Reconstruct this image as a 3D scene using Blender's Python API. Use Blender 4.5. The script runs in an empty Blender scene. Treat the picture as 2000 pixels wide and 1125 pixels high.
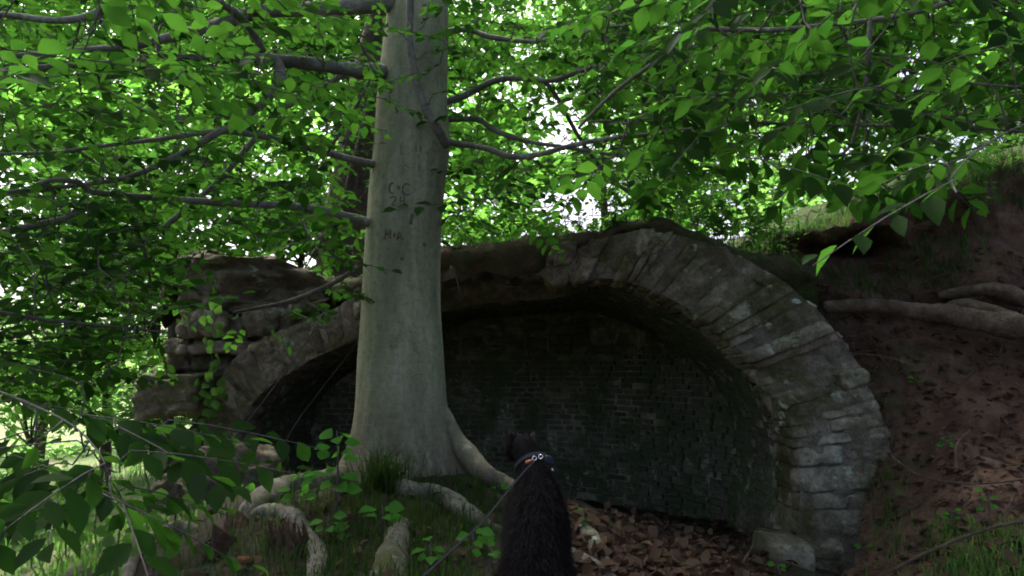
import bpy, bmesh, math, random
import numpy as np
from mathutils import Vector
from mathutils.bvhtree import BVHTree

random.seed(7); RNG = np.random.default_rng(7)
SC = bpy.context.scene
COL = SC.collection
R = math.radians

# ------------------------------------------------------------------ camera
CAM = np.array([0.0, 0.0, 1.2]); PITCH = R(6.0); FPX = 1444.0
cd = bpy.data.cameras.new('camera'); cd.sensor_width = 36.0; cd.lens = FPX/2000*36
cd.clip_start = 0.05; cd.clip_end = 2000
cam = bpy.data.objects.new('camera', cd); COL.objects.link(cam)
cam.location = CAM; cam.rotation_euler = (R(90)+PITCH, 0, 0)
SC.camera = cam

# ------------------------------------------------------------------ sky, sun, exposure
SUN_EL, SUN_AZ = R(58), R(32)          # sun beyond the ruin, to the left
w = bpy.data.worlds.new('World'); SC.world = w; w.use_nodes = True
nt = w.node_tree; nt.nodes.clear()
sky = nt.nodes.new('ShaderNodeTexSky'); sky.sky_type = 'NISHITA'; sky.sun_disc = False
sky.sun_elevation = SUN_EL; sky.sun_rotation = -SUN_AZ
sky.air_density = .38; sky.dust_density = 6.5; sky.ozone_density = .4
bg = nt.nodes.new('ShaderNodeBackground'); bg.inputs[1].default_value = 0.15
wo = nt.nodes.new('ShaderNodeOutputWorld')
nt.links.new(sky.outputs[0], bg.inputs[0]); nt.links.new(bg.outputs[0], wo.inputs[0])
sl = bpy.data.lights.new('sun', 'SUN'); sl.energy = 3.0; sl.angle = R(8); sl.color = (1, .95, .86)
so = bpy.data.objects.new('sun', sl); COL.objects.link(so)
sd = Vector((-math.sin(SUN_AZ)*math.cos(SUN_EL), math.cos(SUN_AZ)*math.cos(SUN_EL), math.sin(SUN_EL)))
so.rotation_euler = sd.to_track_quat('Z', 'Y').to_euler(); so.location = sd*40
SC.view_settings.view_transform = 'Standard'; SC.view_settings.look = 'None'
SC.view_settings.exposure = 2.15; SC.view_settings.gamma = 1.0
SC.view_settings.use_curve_mapping = False
SC.render.engine = 'CYCLES'
cy = SC.cycles
cy.use_denoising = True
try: cy.denoiser = 'OPENIMAGEDENOISE'
except Exception: pass
cy.max_bounces = 7; cy.diffuse_bounces = 4; cy.transmission_bounces = 6; cy.glossy_bounces = 2
cy.sample_clamp_indirect = 4.0; cy.filter_width = 1.9
cy.use_adaptive_sampling = True

# ------------------------------------------------------------------ helpers
_F = np.array([0, math.cos(PITCH), math.sin(PITCH)]); _U = np.array([0, -math.sin(PITCH), math.cos(PITCH)])
def ray(px, py):
    return _F + (px-1000)/FPX*np.array([1., 0, 0]) + (562.5-py)/FPX*_U
def P(px, py, Y):
    d = ray(px, py); return CAM + d*(Y/d[1])
def PP(l): return np.array([P(*q) for q in l])
def nrm(v):
    v = np.asarray(v, float); return v/np.maximum(np.linalg.norm(v, axis=-1, keepdims=True), 1e-9)
def _h(i, s):
    return np.modf(np.abs(np.sin(i[..., 0]*12.9898+i[..., 1]*78.233+i[..., 2]*37.719+s*4.137)*43758.5453))[0]
def vn(p, s=0.0):
    p = np.asarray(p, float); i = np.floor(p); f = p-i; f = f*f*(3-2*f); o = 0
    for a in (0, 1):
        for b in (0, 1):
            for c in (0, 1):
                wgt = (f[..., 0] if a else 1-f[..., 0])*(f[..., 1] if b else 1-f[..., 1])*(f[..., 2] if c else 1-f[..., 2])
                o = o+wgt*_h(i+np.array([a, b, c]), s)
    return o*2-1
def fbm(p, s=0.0, o=4):
    t = 0; a = 1.0; q = np.asarray(p, float)
    for k in range(o): t = t+a*vn(q, s+k*3.1); a *= .5; q = q*2.03+5.2
    return t
def lerp(a, b, t): return a+(b-a)*t
def ev(pts, t):
    """value of a control polyline at parameter t (index units), smooth"""
    pts = np.asarray(pts, float); n = len(pts); t = np.clip(np.asarray(t, float), 0, n-1-1e-6)
    i = np.floor(t).astype(int); f = (t-i)[..., None]
    p1 = pts[i]; p2 = pts[i+1]; p0 = pts[np.maximum(i-1, 0)]; p3 = pts[np.minimum(i+2, n-1)]
    return .5*((2*p1)+(p2-p0)*f+(2*p0-5*p1+4*p2-p3)*f*f+(3*p1-p0-3*p2+p3)*f**3)
def interp(x, tab):
    tab = sorted(tab); return np.interp(x, [a for a, b in tab], [b for a, b in tab])

def tag(o, label=None, cat=None, group=None, kind=None):
    if label: o['label'] = label
    if cat: o['category'] = cat
    if group: o['group'] = group
    if kind: o['kind'] = kind
    return o
def empty(name, loc, label=None, cat=None, group=None, kind=None):
    o = bpy.data.objects.new(name, None); COL.objects.link(o); o.location = tuple(loc); o.empty_display_size = .1
    o.matrix_world.translation = tuple(loc)
    return tag(o, label, cat, group, kind)
def link(name, me, mat, parent=None, kind=None):
    o = bpy.data.objects.new(name, me); COL.objects.link(o)
    if mat is not None and not me.materials: me.materials.append(mat)
    if parent is not None:
        o.parent = parent
        o.matrix_parent_inverse.identity()
        t = wl(parent); o.location = (-t[0], -t[1], -t[2])
    if kind: o['kind'] = kind
    return o
def wl(o):
    t = Vector((0, 0, 0))
    while o is not None: t = t+Vector(o.location); o = o.parent
    return t
def mesh(name, V, F, smooth=True):
    V = np.asarray(V, np.float32); me = bpy.data.meshes.new(name)
    if isinstance(F, np.ndarray):
        k = F.shape[1]; n = len(F)
        me.vertices.add(len(V)); me.vertices.foreach_set('co', V.ravel())
        me.loops.add(n*k); me.loops.foreach_set('vertex_index', F.astype(np.int32).ravel())
        me.polygons.add(n); me.polygons.foreach_set('loop_start', np.arange(0, n*k, k, dtype=np.int32))
        me.update(calc_edges=True); me.validate()
    else:
        me.from_pydata([tuple(map(float, v)) for v in V], [], F); me.update()
    me.polygons.foreach_set('use_smooth', np.full(len(me.polygons), smooth)); me.update()
    return me
def mk(name, V, F, mat, parent=None, smooth=True, kind=None):
    return link(name, mesh(name, V, F, smooth), mat, parent, kind)
class MB:
    def __init__(s): s.V = []; s.F = []; s.n = 0
    def add(s, V, F):
        V = np.asarray(V, float); s.V.append(V); s.F.append(np.asarray(F, int)+s.n); s.n += len(V)
    def build(s, name, mat, parent=None, smooth=True, kind=None):
        F = s.F
        if len({f.shape[1] for f in F}) == 1: F = np.concatenate(F)
        else: F = [tuple(r) for f in F for r in f]
        return mk(name, np.concatenate(s.V), F, mat, parent, smooth, kind)
def gridF(nu, nv, wrap=False):
    i = np.arange(nu-1)[:, None]; j = np.arange(nv if wrap else nv-1)[None, :]
    j2 = (j+1) % nv
    return np.stack([i*nv+j, i*nv+j2, (i+1)*nv+j2, (i+1)*nv+j], -1).reshape(-1, 4)
def tube(pts, rad, seg=8, sub=3, rough=0.0, seed=0., flat=1.0, cap=True):
    pts = np.asarray(pts, float); n = len(pts)
    t = np.linspace(0, n-1, (n-1)*sub+1); C = ev(pts, t)
    r = np.interp(t, np.arange(n), np.broadcast_to(rad, n) if np.ndim(rad) else np.full(n, rad))
    T = nrm(np.gradient(C, axis=0)); up = np.array([0, 0, 1.])
    A = np.zeros_like(T); a = np.cross(T[0], up)
    if np.linalg.norm(a) < .05: a = np.cross(T[0], [1, 0, 0])
    a = nrm(a)
    for i in range(len(T)):
        a = nrm(a-T[i]*np.dot(a, T[i])); A[i] = a
    B = np.cross(A, T); th = np.linspace(0, 2*math.pi, seg, endpoint=False)
    rr = r[:, None]*np.ones(seg)
    if rough:
        q = C[:, None, :]+(np.cos(th)[:, None]*A[:, None, :]+np.sin(th)[:, None]*B[:, None, :])*rr[..., None]
        rr = rr*(1+rough*fbm(q*9, seed, 3))
    V = C[:, None, :]+(np.cos(th)[None, :, None]*A[:, None, :]+np.sin(th)[None, :, None]*B[:, None, :]*flat)*rr[..., None]
    F = gridF(len(C), seg, True); V = V.reshape(-1, 3)
    if cap:
        V = np.vstack([V, C[0]-T[0]*r[0]*.4, C[-1]+T[-1]*r[-1]*.6]); m = len(V)
        j = np.arange(seg); k = (j+1) % seg; b = (len(C)-1)*seg
        F = np.vstack([F, np.stack([k, j, np.full(seg, m-2), np.full(seg, m-2)], 1)*1,
                       np.stack([b+j, b+k, np.full(seg, m-1), np.full(seg, m-1)], 1)])
    return V, F
def fixdeg(F):
    """quads with a doubled last index -> proper tuples"""
    return [tuple(f[:3]) if f[2] == f[3] else tuple(f) for f in np.asarray(F).tolist()]
class TB(MB):
    def build(s, name, mat, parent=None, smooth=True, kind=None):
        return mk(name, np.concatenate(s.V), fixdeg(np.concatenate(s.F)), mat, parent, smooth, kind)
def tubeobj(name, pts, rad, mat, parent=None, **kw):
    V, F = tube(pts, rad, **kw); return mk(name, V, fixdeg(F), mat, parent)

# ------------------------------------------------------------------ materials
def newmat(name):
    m = bpy.data.materials.new(name); m.use_nodes = True; t = m.node_tree; t.nodes.clear()
    o = t.nodes.new('ShaderNodeOutputMaterial'); return m, t, o
def N(t, typ, **kw):
    n = t.nodes.new(typ)
    for k, v in kw.items():
        if k.startswith('i_'): n.inputs[int(k[2:]) if k[2:].isdigit() else k[2:]].default_value = v
        else: setattr(n, k, v)
    return n
def noise(t, vec, scale, detail=5, rough=.6, dist=0.):
    n = t.nodes.new('ShaderNodeTexNoise'); n.inputs['Scale'].default_value = scale
    n.inputs['Detail'].default_value = detail; n.inputs['Roughness'].default_value = rough
    n.inputs['Distortion'].default_value = dist
    t.links.new(vec, n.inputs['Vector']); return n.outputs['Fac']
def ramp(t, fac, stops):
    r = t.nodes.new('ShaderNodeValToRGB'); e = r.color_ramp.elements
    while len(e) < len(stops): e.new(.5)
    for q, (p, c) in zip(e, stops):
        q.position = p; q.color = (*c, 1) if not np.isscalar(c) else (c, c, c, 1)
    t.links.new(fac, r.inputs[0]); return r.outputs[0]
def mix(t, fac, a, b, mode='MIX'):
    m = t.nodes.new('ShaderNodeMix'); m.data_type = 'RGBA'; m.blend_type = mode
    for s, v in ((m.inputs[0], fac), (m.inputs[6], a), (m.inputs[7], b)):
        if hasattr(v, 'links') or isinstance(v, bpy.types.NodeSocket): t.links.new(v, s)
        elif np.isscalar(v): s.default_value = v
        else: s.default_value = (*v, 1)
    return m.outputs[2]
def posn(t, sc=(1, 1, 1), obj=False):
    g = t.nodes.new('ShaderNodeNewGeometry') if not obj else t.nodes.new('ShaderNodeTexCoord')
    s = g.outputs['Position'] if not obj else g.outputs['Object']
    if sc == (1, 1, 1): return s
    m = t.nodes.new('ShaderNodeMapping'); m.inputs['Scale'].default_value = sc
    t.links.new(s, m.inputs[0]); return m.outputs[0]
def finish(t, o, col, rough=.9, height=None, bump=.4, dist=.02, spec=.2):
    b = t.nodes.new('ShaderNodeBsdfPrincipled'); b.inputs['Roughness'].default_value = rough
    b.inputs['Specular IOR Level'].default_value = spec
    if isinstance(col, bpy.types.NodeSocket): t.links.new(col, b.inputs['Base Color'])
    else: b.inputs['Base Color'].default_value = (*col, 1)
    if height is not None:
        n = t.nodes.new('ShaderNodeBump'); n.inputs['Strength'].default_value = bump; n.inputs['Distance'].default_value = dist
        t.links.new(height, n.inputs['Height']); t.links.new(n.outputs[0], b.inputs['Normal'])
    t.links.new(b.outputs[0], o.inputs[0]); return b
def rockmat(name, c1, c2, c3, scale=6, lichen=(.33, .4, .33), la=.0, moss=(.05, .08, .015), ma=.0, bump=.7, var=.35, rough=.93, dist=.02, spots=()):
    m, t, o = newmat(name); p = posn(t)
    c = ramp(t, noise(t, p, scale, 8, .65, .4), [(.3, c1), (.5, c2), (.7, c3)])
    big = ramp(t, noise(t, p, scale*.3, 4), [(.35, .6), (.65, 1.15)]); c = mix(t, .8, c, big, 'MULTIPLY')
    if var:
        oi = t.nodes.new('ShaderNodeObjectInfo'); v = ramp(t, oi.outputs['Random'], [(0, 1-var), (1, 1+var)])
        c = mix(t, 1.0, c, v, 'MULTIPLY')
    if ma:
        f = ramp(t, noise(t, p, 2.6, 6, .7), [(.5-.2*ma, 0.), (.66-.12*ma, 1.)])
        c = mix(t, f, c, moss)
    if la:
        f = ramp(t, noise(t, p, 4.4, 9, .72, .6), [(.60-.14*la, 0.), (.66-.12*la, .85)]); c = mix(t, f, c, lichen)
    sp_ = ramp(t, noise(t, p, scale*5, 6, .75, .3), [(.32, .5), (.5, 1.), (.68, 1.5)]); c = mix(t, .75, c, sp_, 'MULTIPLY')
    for (pt, rad, colr) in spots:
        vd = N(t, 'ShaderNodeVectorMath', operation='DISTANCE'); t.links.new(p, vd.inputs[0]); vd.inputs[1].default_value = tuple(pt)
        mr = N(t, 'ShaderNodeMapRange', clamp=True); t.links.new(vd.outputs['Value'], mr.inputs[0]); mr.inputs[1].default_value = rad; mr.inputs[2].default_value = rad*.2
        ad = N(t, 'ShaderNodeMath', operation='MULTIPLY_ADD'); t.links.new(mr.outputs[0], ad.inputs[0]); ad.inputs[1].default_value = .2; t.links.new(noise(t, p, 16, 9, .75, .8), ad.inputs[2])
        c = mix(t, ramp(t, ad.outputs[0], [(.66, 0.), (.74, .5)]), c, colr)
    h = noise(t, p, scale*3.5, 9, .75, .3)
    finish(t, o, c, rough, h, bump, dist); return m
def leafmat(name, d1, d2, tr1, tr2, tw=.5, gloss=.05):
    m, t, o = newmat(name); g = t.nodes.new('ShaderNodeNewGeometry')
    rnd = g.outputs['Random Per Island']
    cd_ = ramp(t, rnd, [(0., d1), (1., d2)]); ct = ramp(t, rnd, [(0., tr1), (1., tr2)])
    a = N(t, 'ShaderNodeBsdfDiffuse'); b = N(t, 'ShaderNodeBsdfTranslucent'); s = N(t, 'ShaderNodeMixShader', i_0=tw)
    t.links.new(cd_, a.inputs[0]); t.links.new(ct, b.inputs[0]); t.links.new(a.outputs[0], s.inputs[1]); t.links.new(b.outputs[0], s.inputs[2])
    gl = N(t, 'ShaderNodeBsdfGlossy'); gl.inputs['Roughness'].default_value = .45; gl.inputs[0].default_value = (.8, .9, .9, 1)
    s2 = N(t, 'ShaderNodeMixShader', i_0=gloss); t.links.new(s.outputs[0], s2.inputs[1]); t.links.new(gl.outputs[0], s2.inputs[2])
    t.links.new(s2.outputs[0], o.inputs[0]); return m

M = {}
M['leaf'] = leafmat('beech_leaf', (.013, .038, .008), (.023, .054, .011), (.026, .105, .011), (.06, .172, .017), .62, .003)
M['leaf_dark'] = leafmat('dark_beech_leaf', (.01, .032, .008), (.018, .045, .011), (.02, .084, .01), (.045, .135, .015), .58, .003)  # darker leaf tone, spread at random over the largest leaves
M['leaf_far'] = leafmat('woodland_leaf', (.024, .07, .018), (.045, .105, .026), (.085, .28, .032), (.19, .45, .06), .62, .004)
M['leaf_pale'] = leafmat('pale_sunlit_leaf', (.045, .1, .028), (.08, .15, .042), (.14, .38, .06), (.28, .54, .12), .62, .004)  # sunlight put into the colour: brighter leaf for sunlit trees and shrubs
M['leaf_bright'] = leafmat('seedling_leaf', (.04, .15, .018), (.065, .2, .027), (.08, .32, .024), (.13, .42, .04), .45, .005)
M['weed'] = leafmat('weed_leaf', (.04, .1, .024), (.08, .15, .042), (.09, .28, .035), (.19, .4, .065), .5, .004)
M['grass'] = leafmat('grass_blade', (.018, .044, .01), (.04, .065, .02), (.035, .1, .012), (.075, .14, .024), .4, .003)
M['dry_leaf'] = leafmat('dry_leaf', (.04, .025, .017), (.12, .078, .052), (.04, .023, .014), (.08, .045, .028), .2, .004)
M['twig'] = rockmat('twig_bark', (.05, .045, .04), (.085, .08, .07), (.13, .12, .105), 20, bump=.3, var=.15)
M['branch'] = rockmat('branch_bark', (.1, .1, .085), (.16, .16, .135), (.22, .22, .185), 9, bump=.25, var=.12, lichen=(.3, .34, .28), la=.25)
M['root'] = rockmat('root_bark', (.09, .083, .066), (.16, .152, .122), (.26, .25, .21), 12, bump=.6, var=.12, lichen=(.34, .37, .3), la=.1, moss=(.06, .07, .025), ma=.2)
M['bankroot'] = rockmat('old_root_bark', (.075, .056, .04), (.14, .108, .08), (.22, .175, .132), 16, bump=1.2, var=.1)
M['darkbark'] = rockmat('furrowed_bark', (.04, .03, .026), (.085, .066, .055), (.13, .1, .085), 10, bump=1.0, var=0, dist=.05)
M['stone'] = rockmat('grey_stone', (.13, .118, .086), (.265, .246, .182), (.42, .395, .3), 6, la=.32, ma=.36, moss=(.075, .075, .028), lichen=(.4, .46, .36), var=.2, spots=[(P(1650, 905, 5.5), .26, (.42, .55, .44)), (P(1600, 810, 5.55), .2, (.1, .09, .03)), (P(1690, 650, 5.6), .2, (.1, .11, .025)), (P(1440, 610, 5.7), .25, (.45, .46, .36)), (P(1270, 480, 5.75), .3, (.42, .42, .34)), (P(1540, 660, 5.6), .3, (.42, .44, .35)), (P(1735, 830, 5.55), .2, (.16, .14, .03))], bump=.9, dist=.03)
M['stone_brown'] = rockmat('brown_stone', (.1, .074, .058), (.2, .157, .127), (.32, .265, .218), 7, la=.16, ma=.14, moss=(.08, .08, .03), bump=.9, dist=.03)
M['stone_dark'] = rockmat('dark_stone', (.09, .095, .075), (.18, .185, .145), (.28, .29, .225), 8, la=.2, ma=.15, moss=(.07, .09, .035), bump=1., dist=.03)  # darker, greener stone tone for the vault core and rubble top
M['crag'] = rockmat('ruddy_rubble', (.07, .055, .043), (.14, .112, .09), (.22, .185, .15), 6, la=.14, ma=.14, moss=(.06, .07, .025), bump=1., dist=.03)
M['mortar'] = rockmat('old_mortar', (.1, .09, .068), (.19, .17, .13), (.28, .25, .2), 12, ma=.12, moss=(.08, .08, .03), bump=1.0, var=0, dist=.03)
M['brick'] = rockmat('mossy_brick', (.08, .082, .058), (.15, .15, .106), (.24, .232, .17), 6, la=.2, lichen=(.36, .39, .29), ma=.42, moss=(.07, .1, .045), bump=.7, var=.45)
M['brick_mortar'] = rockmat('pale_lime_mortar', (.15, .152, .11), (.26, .258, .19), (.4, .39, .29), 2, ma=.42, moss=(.08, .11, .05), bump=.7, var=0)
M['soil'] = rockmat('red_clay_soil', (.055, .028, .02), (.1, .052, .037), (.15, .085, .062), 5, ma=.12, moss=(.05, .06, .025), bump=1.0, var=0, dist=.04)
M['rot'] = rockmat('rotten_wood', (.05, .03, .02), (.11, .07, .045), (.24, .16, .1), 9, bump=1.2, var=0, dist=.05)
M['orange'] = rockmat('orange_bracket', (.08, .035, .016), (.13, .058, .026), (.17, .09, .046), 14, bump=.4, var=0)

def groundmat():
    m, t, o = newmat('woodland_floor'); p = posn(t)
    soil = ramp(t, noise(t, p, 7, 9, .7, .3), [(.3, (.014, .01, .007)), (.5, (.03, .021, .015)), (.7, (.058, .041, .03))])
    g = ramp(t, noise(t, p, 22, 6, .7), [(.3, (.015, .03, .008)), (.7, (.04, .06, .018))])
    f = ramp(t, noise(t, p, 1.3, 6, .7), [(.47, 0.), (.6, .7)])
    c = mix(t, f, soil, g)
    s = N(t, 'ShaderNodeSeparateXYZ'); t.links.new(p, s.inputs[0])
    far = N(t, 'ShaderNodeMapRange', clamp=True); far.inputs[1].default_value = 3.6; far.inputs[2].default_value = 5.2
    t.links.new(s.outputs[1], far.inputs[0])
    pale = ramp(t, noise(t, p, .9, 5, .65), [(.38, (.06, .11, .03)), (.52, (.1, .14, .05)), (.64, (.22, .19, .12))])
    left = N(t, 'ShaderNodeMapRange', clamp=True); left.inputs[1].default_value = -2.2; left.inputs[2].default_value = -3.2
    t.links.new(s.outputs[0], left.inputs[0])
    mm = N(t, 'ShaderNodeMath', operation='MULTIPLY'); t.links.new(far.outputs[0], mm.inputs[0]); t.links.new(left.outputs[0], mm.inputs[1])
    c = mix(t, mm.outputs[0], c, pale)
    finish(t, o, c, .95, noise(t, p, 30, 8, .7), .9, .03); return m
M['ground'] = groundmat()
def hillmat():
    m, t, o = newmat('turf_top'); p = posn(t)
    soil = ramp(t, noise(t, p, 8, 9, .7), [(.3, (.045, .03, .022)), (.7, (.12, .085, .06))])
    g = ramp(t, noise(t, p, 24, 6, .7), [(.3, (.03, .055, .015)), (.7, (.08, .12, .035))])
    c = mix(t, ramp(t, noise(t, p, 1.8, 6, .7), [(.42, 0.), (.58, .8)]), soil, g)
    finish(t, o, c, .95, noise(t, p, 26, 8, .7), 1., .04); return m
M['turf'] = hillmat()
def beechmat():
    m, t, o = newmat('smooth_beech_bark'); p = posn(t); pz = posn(t, (1.6, 1.6, .35)); pr = posn(t, (.7, .7, 6))
    c = ramp(t, noise(t, pz, 3.2, 6, .6, .3), [(.3, (.13, .146, .088)), (.5, (.215, .238, .15)), (.68, (.31, .335, .225))])
    bl = ramp(t, noise(t, pz, 7, 8, .7, .8), [(.52, 0.), (.66, .6)]); c = mix(t, bl, c, (.115, .112, .082))
    pale = ramp(t, noise(t, pz, 5, 8, .65, .6), [(.6, 0.), (.7, .4)]); c = mix(t, pale, c, (.42, .44, .38))
    ring = ramp(t, noise(t, pr, 3.0, 4, .5, .2), [(.62, 0.), (.72, .28)]); c = mix(t, ring, c, (.13, .13, .105))
    s = N(t, 'ShaderNodeSeparateXYZ'); t.links.new(p, s.inputs[0])
    lo = N(t, 'ShaderNodeMapRange', clamp=True); lo.inputs[1].default_value = 1.25; lo.inputs[2].default_value = .5
    t.links.new(s.outputs[2], lo.inputs[0])
    st = ramp(t, noise(t, posn(t, (2, 2, .5)), 6, 8, .7, .5), [(.3, 0.), (.52, .9)])
    mm = N(t, 'ShaderNodeMath', operation='MULTIPLY'); t.links.new(lo.outputs[0], mm.inputs[0]); t.links.new(st, mm.inputs[1])
    c = mix(t, mm.outputs[0], c, (.11, .085, .062))
    h = noise(t, pr, 14, 8, .7)
    sp2 = ramp(t, noise(t, p, 26, 7, .75, .4), [(.34, .55), (.5, 1.), (.68, 1.3)]); c = mix(t, .6, c, sp2, 'MULTIPLY')
    finish(t, o, c, .85, h, .5, .012, .2); return m
M['beech'] = beechmat()
def plain(name, c, rough=.6, metal=0., spec=.5):
    m, t, o = newmat(name); p = posn(t)
    cc = ramp(t, noise(t, p, 40, 4), [(.3, tuple(x*.75 for x in c)), (.7, tuple(min(1, x*1.2) for x in c))])
    b = finish(t, o, cc, rough, None, spec=spec); b.inputs['Metallic'].default_value = metal; return m
M['carve'] = plain('carved_scar', (.065, .052, .037), .95, spec=.1)
M['scar'] = plain('healed_scar', (.12, .112, .082), .95, spec=.1)
M['lip'] = plain('healed_bark_lip', (.15, .145, .105), .95, spec=.1)
M['fur'] = plain('black_fur', (.004, .0034, .0042), .85, spec=.06)
M['fur_tip'] = plain('charcoal_fur', (.006, .005, .0058), .85, spec=.05)
M['skin'] = plain('ear_skin', (.06, .04, .045), .7)
M['collar'] = plain('blue_nylon', (.003, .007, .013), .7, spec=.3)
M['pouch'] = plain('navy_nylon', (.004, .011, .022), .7, spec=.2)
M['tagred'] = plain('orange_leather', (.35, .1, .05), .55)
M['steel'] = plain('polished_steel', (.75, .75, .75), .2, 1.)
M['leash'] = plain('grey_webbing', (.011, .012, .016), .9, spec=.05)

# ------------------------------------------------------------------ ground sheet
CP = [(700,1125,3.2),(1100,1125,3.3),(1350,1125,4.1),(1500,1125,4.6),(600,1010,4.0),(800,965,4.35),(760,912,4.95),(980,948,4.8),
      (880,1010,3.9),(1150,1060,4.2),(1190,1010,5.0),(1300,1035,5.6),(1450,1075,5.4),(1150,995,6.2),(1300,1010,8.0),(1000,985,9.0),
      (540,935,5.4),(440,985,4.8),(380,1080,3.8),(560,1090,3.5),(250,1110,4.0),(700,935,6.0),(620,930,6.6),(850,960,6.2),
      (300,1010,6.0),(120,1120,5.4),(170,1060,7.5),(60,1060,8.5),(200,980,10),(250,930,14),(60,930,16),(150,860,30),(20,850,25)]
cp = PP(CP)
ex = np.array([(0,0,0.0),(-3,0,-.1),(3,0,-.1),(0,2.2,.27),(-1.5,2,.15),(1.5,2.2,.1),(1.2,3.2,.05),(2.5,3.5,-.15),(-2.6,2.4,-.1),(-4,4.2,-.6),(-6,3,-1.2),
               (2.5,5.5,-.3),(3,7,-.3),(5,5,-.3),(5,9,-.2),(0,-8,-.2),(-12,-8,-1.2),(12,-8,0),(-12,10,-1.4),(12,10,0),(0,14,-.2),(3,14,0),
               (-60,60,-4),(60,60,0),(0,80,-1),(-80,0,-5),(80,0,0),(0,-80,0),(-4,30,-1.5),(10,30,0)], float)
cp = np.vstack([cp, ex])
def _k(d): return d
_A = np.linalg.norm(cp[:, None, :2]-cp[None, :, :2], axis=-1); n = len(cp)
_S = np.zeros((n+3, n+3)); _S[:n, :n] = _A+np.eye(n)*-.02; _S[:n, n:] = np.c_[np.ones(n), cp[:, :2]]; _S[n:, :n] = _S[:n, n:].T
_W = np.linalg.solve(_S, np.r_[cp[:, 2], 0, 0, 0])
def gz(x, y):
    x = np.asarray(x, float); y = np.asarray(y, float); q = np.stack([x, y], -1).reshape(-1, 2)
    out = np.zeros(len(q))
    for i in range(0, len(q), 20000):
        d = np.linalg.norm(q[i:i+20000, None]-cp[None, :, :2], axis=-1)
        out[i:i+20000] = d@_W[:n]+_W[n]+q[i:i+20000]@_W[n+1:]
    p3 = np.c_[q, np.zeros(len(q))]
    out += .035*fbm(p3*2.1, 3, 3)+.02*fbm(p3*8, 5, 3)
    return out.reshape(x.shape)
def axis(lo, hi, f, far):
    a = list(np.arange(lo, hi, f)); s = f; q = hi
    b = []
    while q < far: b.append(q); s *= 1.25; q += s
    b.append(far); s = f; q = lo; c = []
    while q > -far: s *= 1.25; q -= s; c.append(q)
    return np.array(c[::-1]+a+b)
gx = axis(-4, 4, .055, 150); gy = axis(2, 8.5, .055, 150)
GX, GY = np.meshgrid(gx, gy, indexing='ij'); GZ = gz(GX, GY)
gV = np.stack([GX, GY, GZ], -1).reshape(-1, 3); gF = gridF(len(gx), len(gy))[:, ::-1]
ground = tag(mk('ground', gV, gF, M['ground']), 'leaf strewn woodland floor with a grassy mound round the beech', kind='structure')

# ------------------------------------------------------------------ earth bank on the right
rows = [  # each row: control points (px, py, depth) from the ruin side to far right
 [(1480,1260,3.9),(1700,1260,3.6),(2000,1280,3.2),(2400,1300,3.0),(2900,1300,2.8)],
 [(1640,1130,4.7),(1760,1120,4.3),(2000,1110,3.9),(2400,1100,3.6),(2900,1090,3.4)],
 [(1690,1010,5.35),(1790,1000,4.9),(2000,980,4.5),(2400,950,4.2),(2900,920,4.0)],
 [(1680,880,5.75),(1790,870,5.4),(2000,850,5.0),(2400,800,4.7),(2900,760,4.5)],
 [(1640,740,6.0),(1760,730,5.75),(2000,720,5.4),(2400,680,5.1),(2900,640,4.9)],
 [(1600,665,6.15),(1720,660,5.95),(2000,665,5.65),(2400,620,5.4),(2900,580,5.2)],
 [(1570,625,6.3),(1700,625,6.3),(2000,640,6.0),(2400,580,5.7),(2900,520,5.5)],
 [(1550,575,6.2),(1690,578,6.2),(2000,585,5.95),(2400,520,5.8),(2900,460,5.6)],
 [(1530,520,6.25),(1680,520,6.4),(1830,510,6.12),(2400,460,5.9),(2900,410,5.8)],
 [(1520,488,6.3),(1660,474,6.75),(1810,470,6.2),(2400,400,5.95),(2900,350,5.9)],
 [(1520,478,6.2),(1660,452,6.0),(1810,432,6.08),(2400,340,6.05),(2900,290,6.05)],
 [(1520,470,6.1),(1660,425,5.95),(1800,365,6.05),(2200,270,6.2),(2900,200,6.3)],
 [(1500,470,6.5),(1660,420,6.5),(1800,352,6.6),(2200,255,6.8),(2900,180,7.0)]]
RW = [PP(r) for r in rows]; last = RW[-1]
RW.append(last+np.array([0, 2.5, .25])); RW.append(last+np.array([.5, 8, .2])); RW.append(last+np.array([3, 16, -1.5]))
nu, nv = 150, 190
uu = np.linspace(0, 4, nu); vv = np.r_[np.linspace(0, 12, 160, endpoint=False), np.linspace(12, 15, 30)]
rowsU = np.stack([ev(r, uu) for r in RW])             # rows x nu x 3
bV = np.stack([ev(rowsU[:, i], vv) for i in range(nu)])  # nu x nv x 3
q = bV.reshape(-1, 3)
bV = (q+np.c_[np.zeros(len(q)), -.10*fbm(q*2.6, 11, 4)-.03*np.abs(fbm(q*11, 4, 3)), .06*fbm(q*3, 17, 4)]).reshape(nu, nv, 3)
bF = gridF(nu, nv)[:, ::-1]
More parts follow.
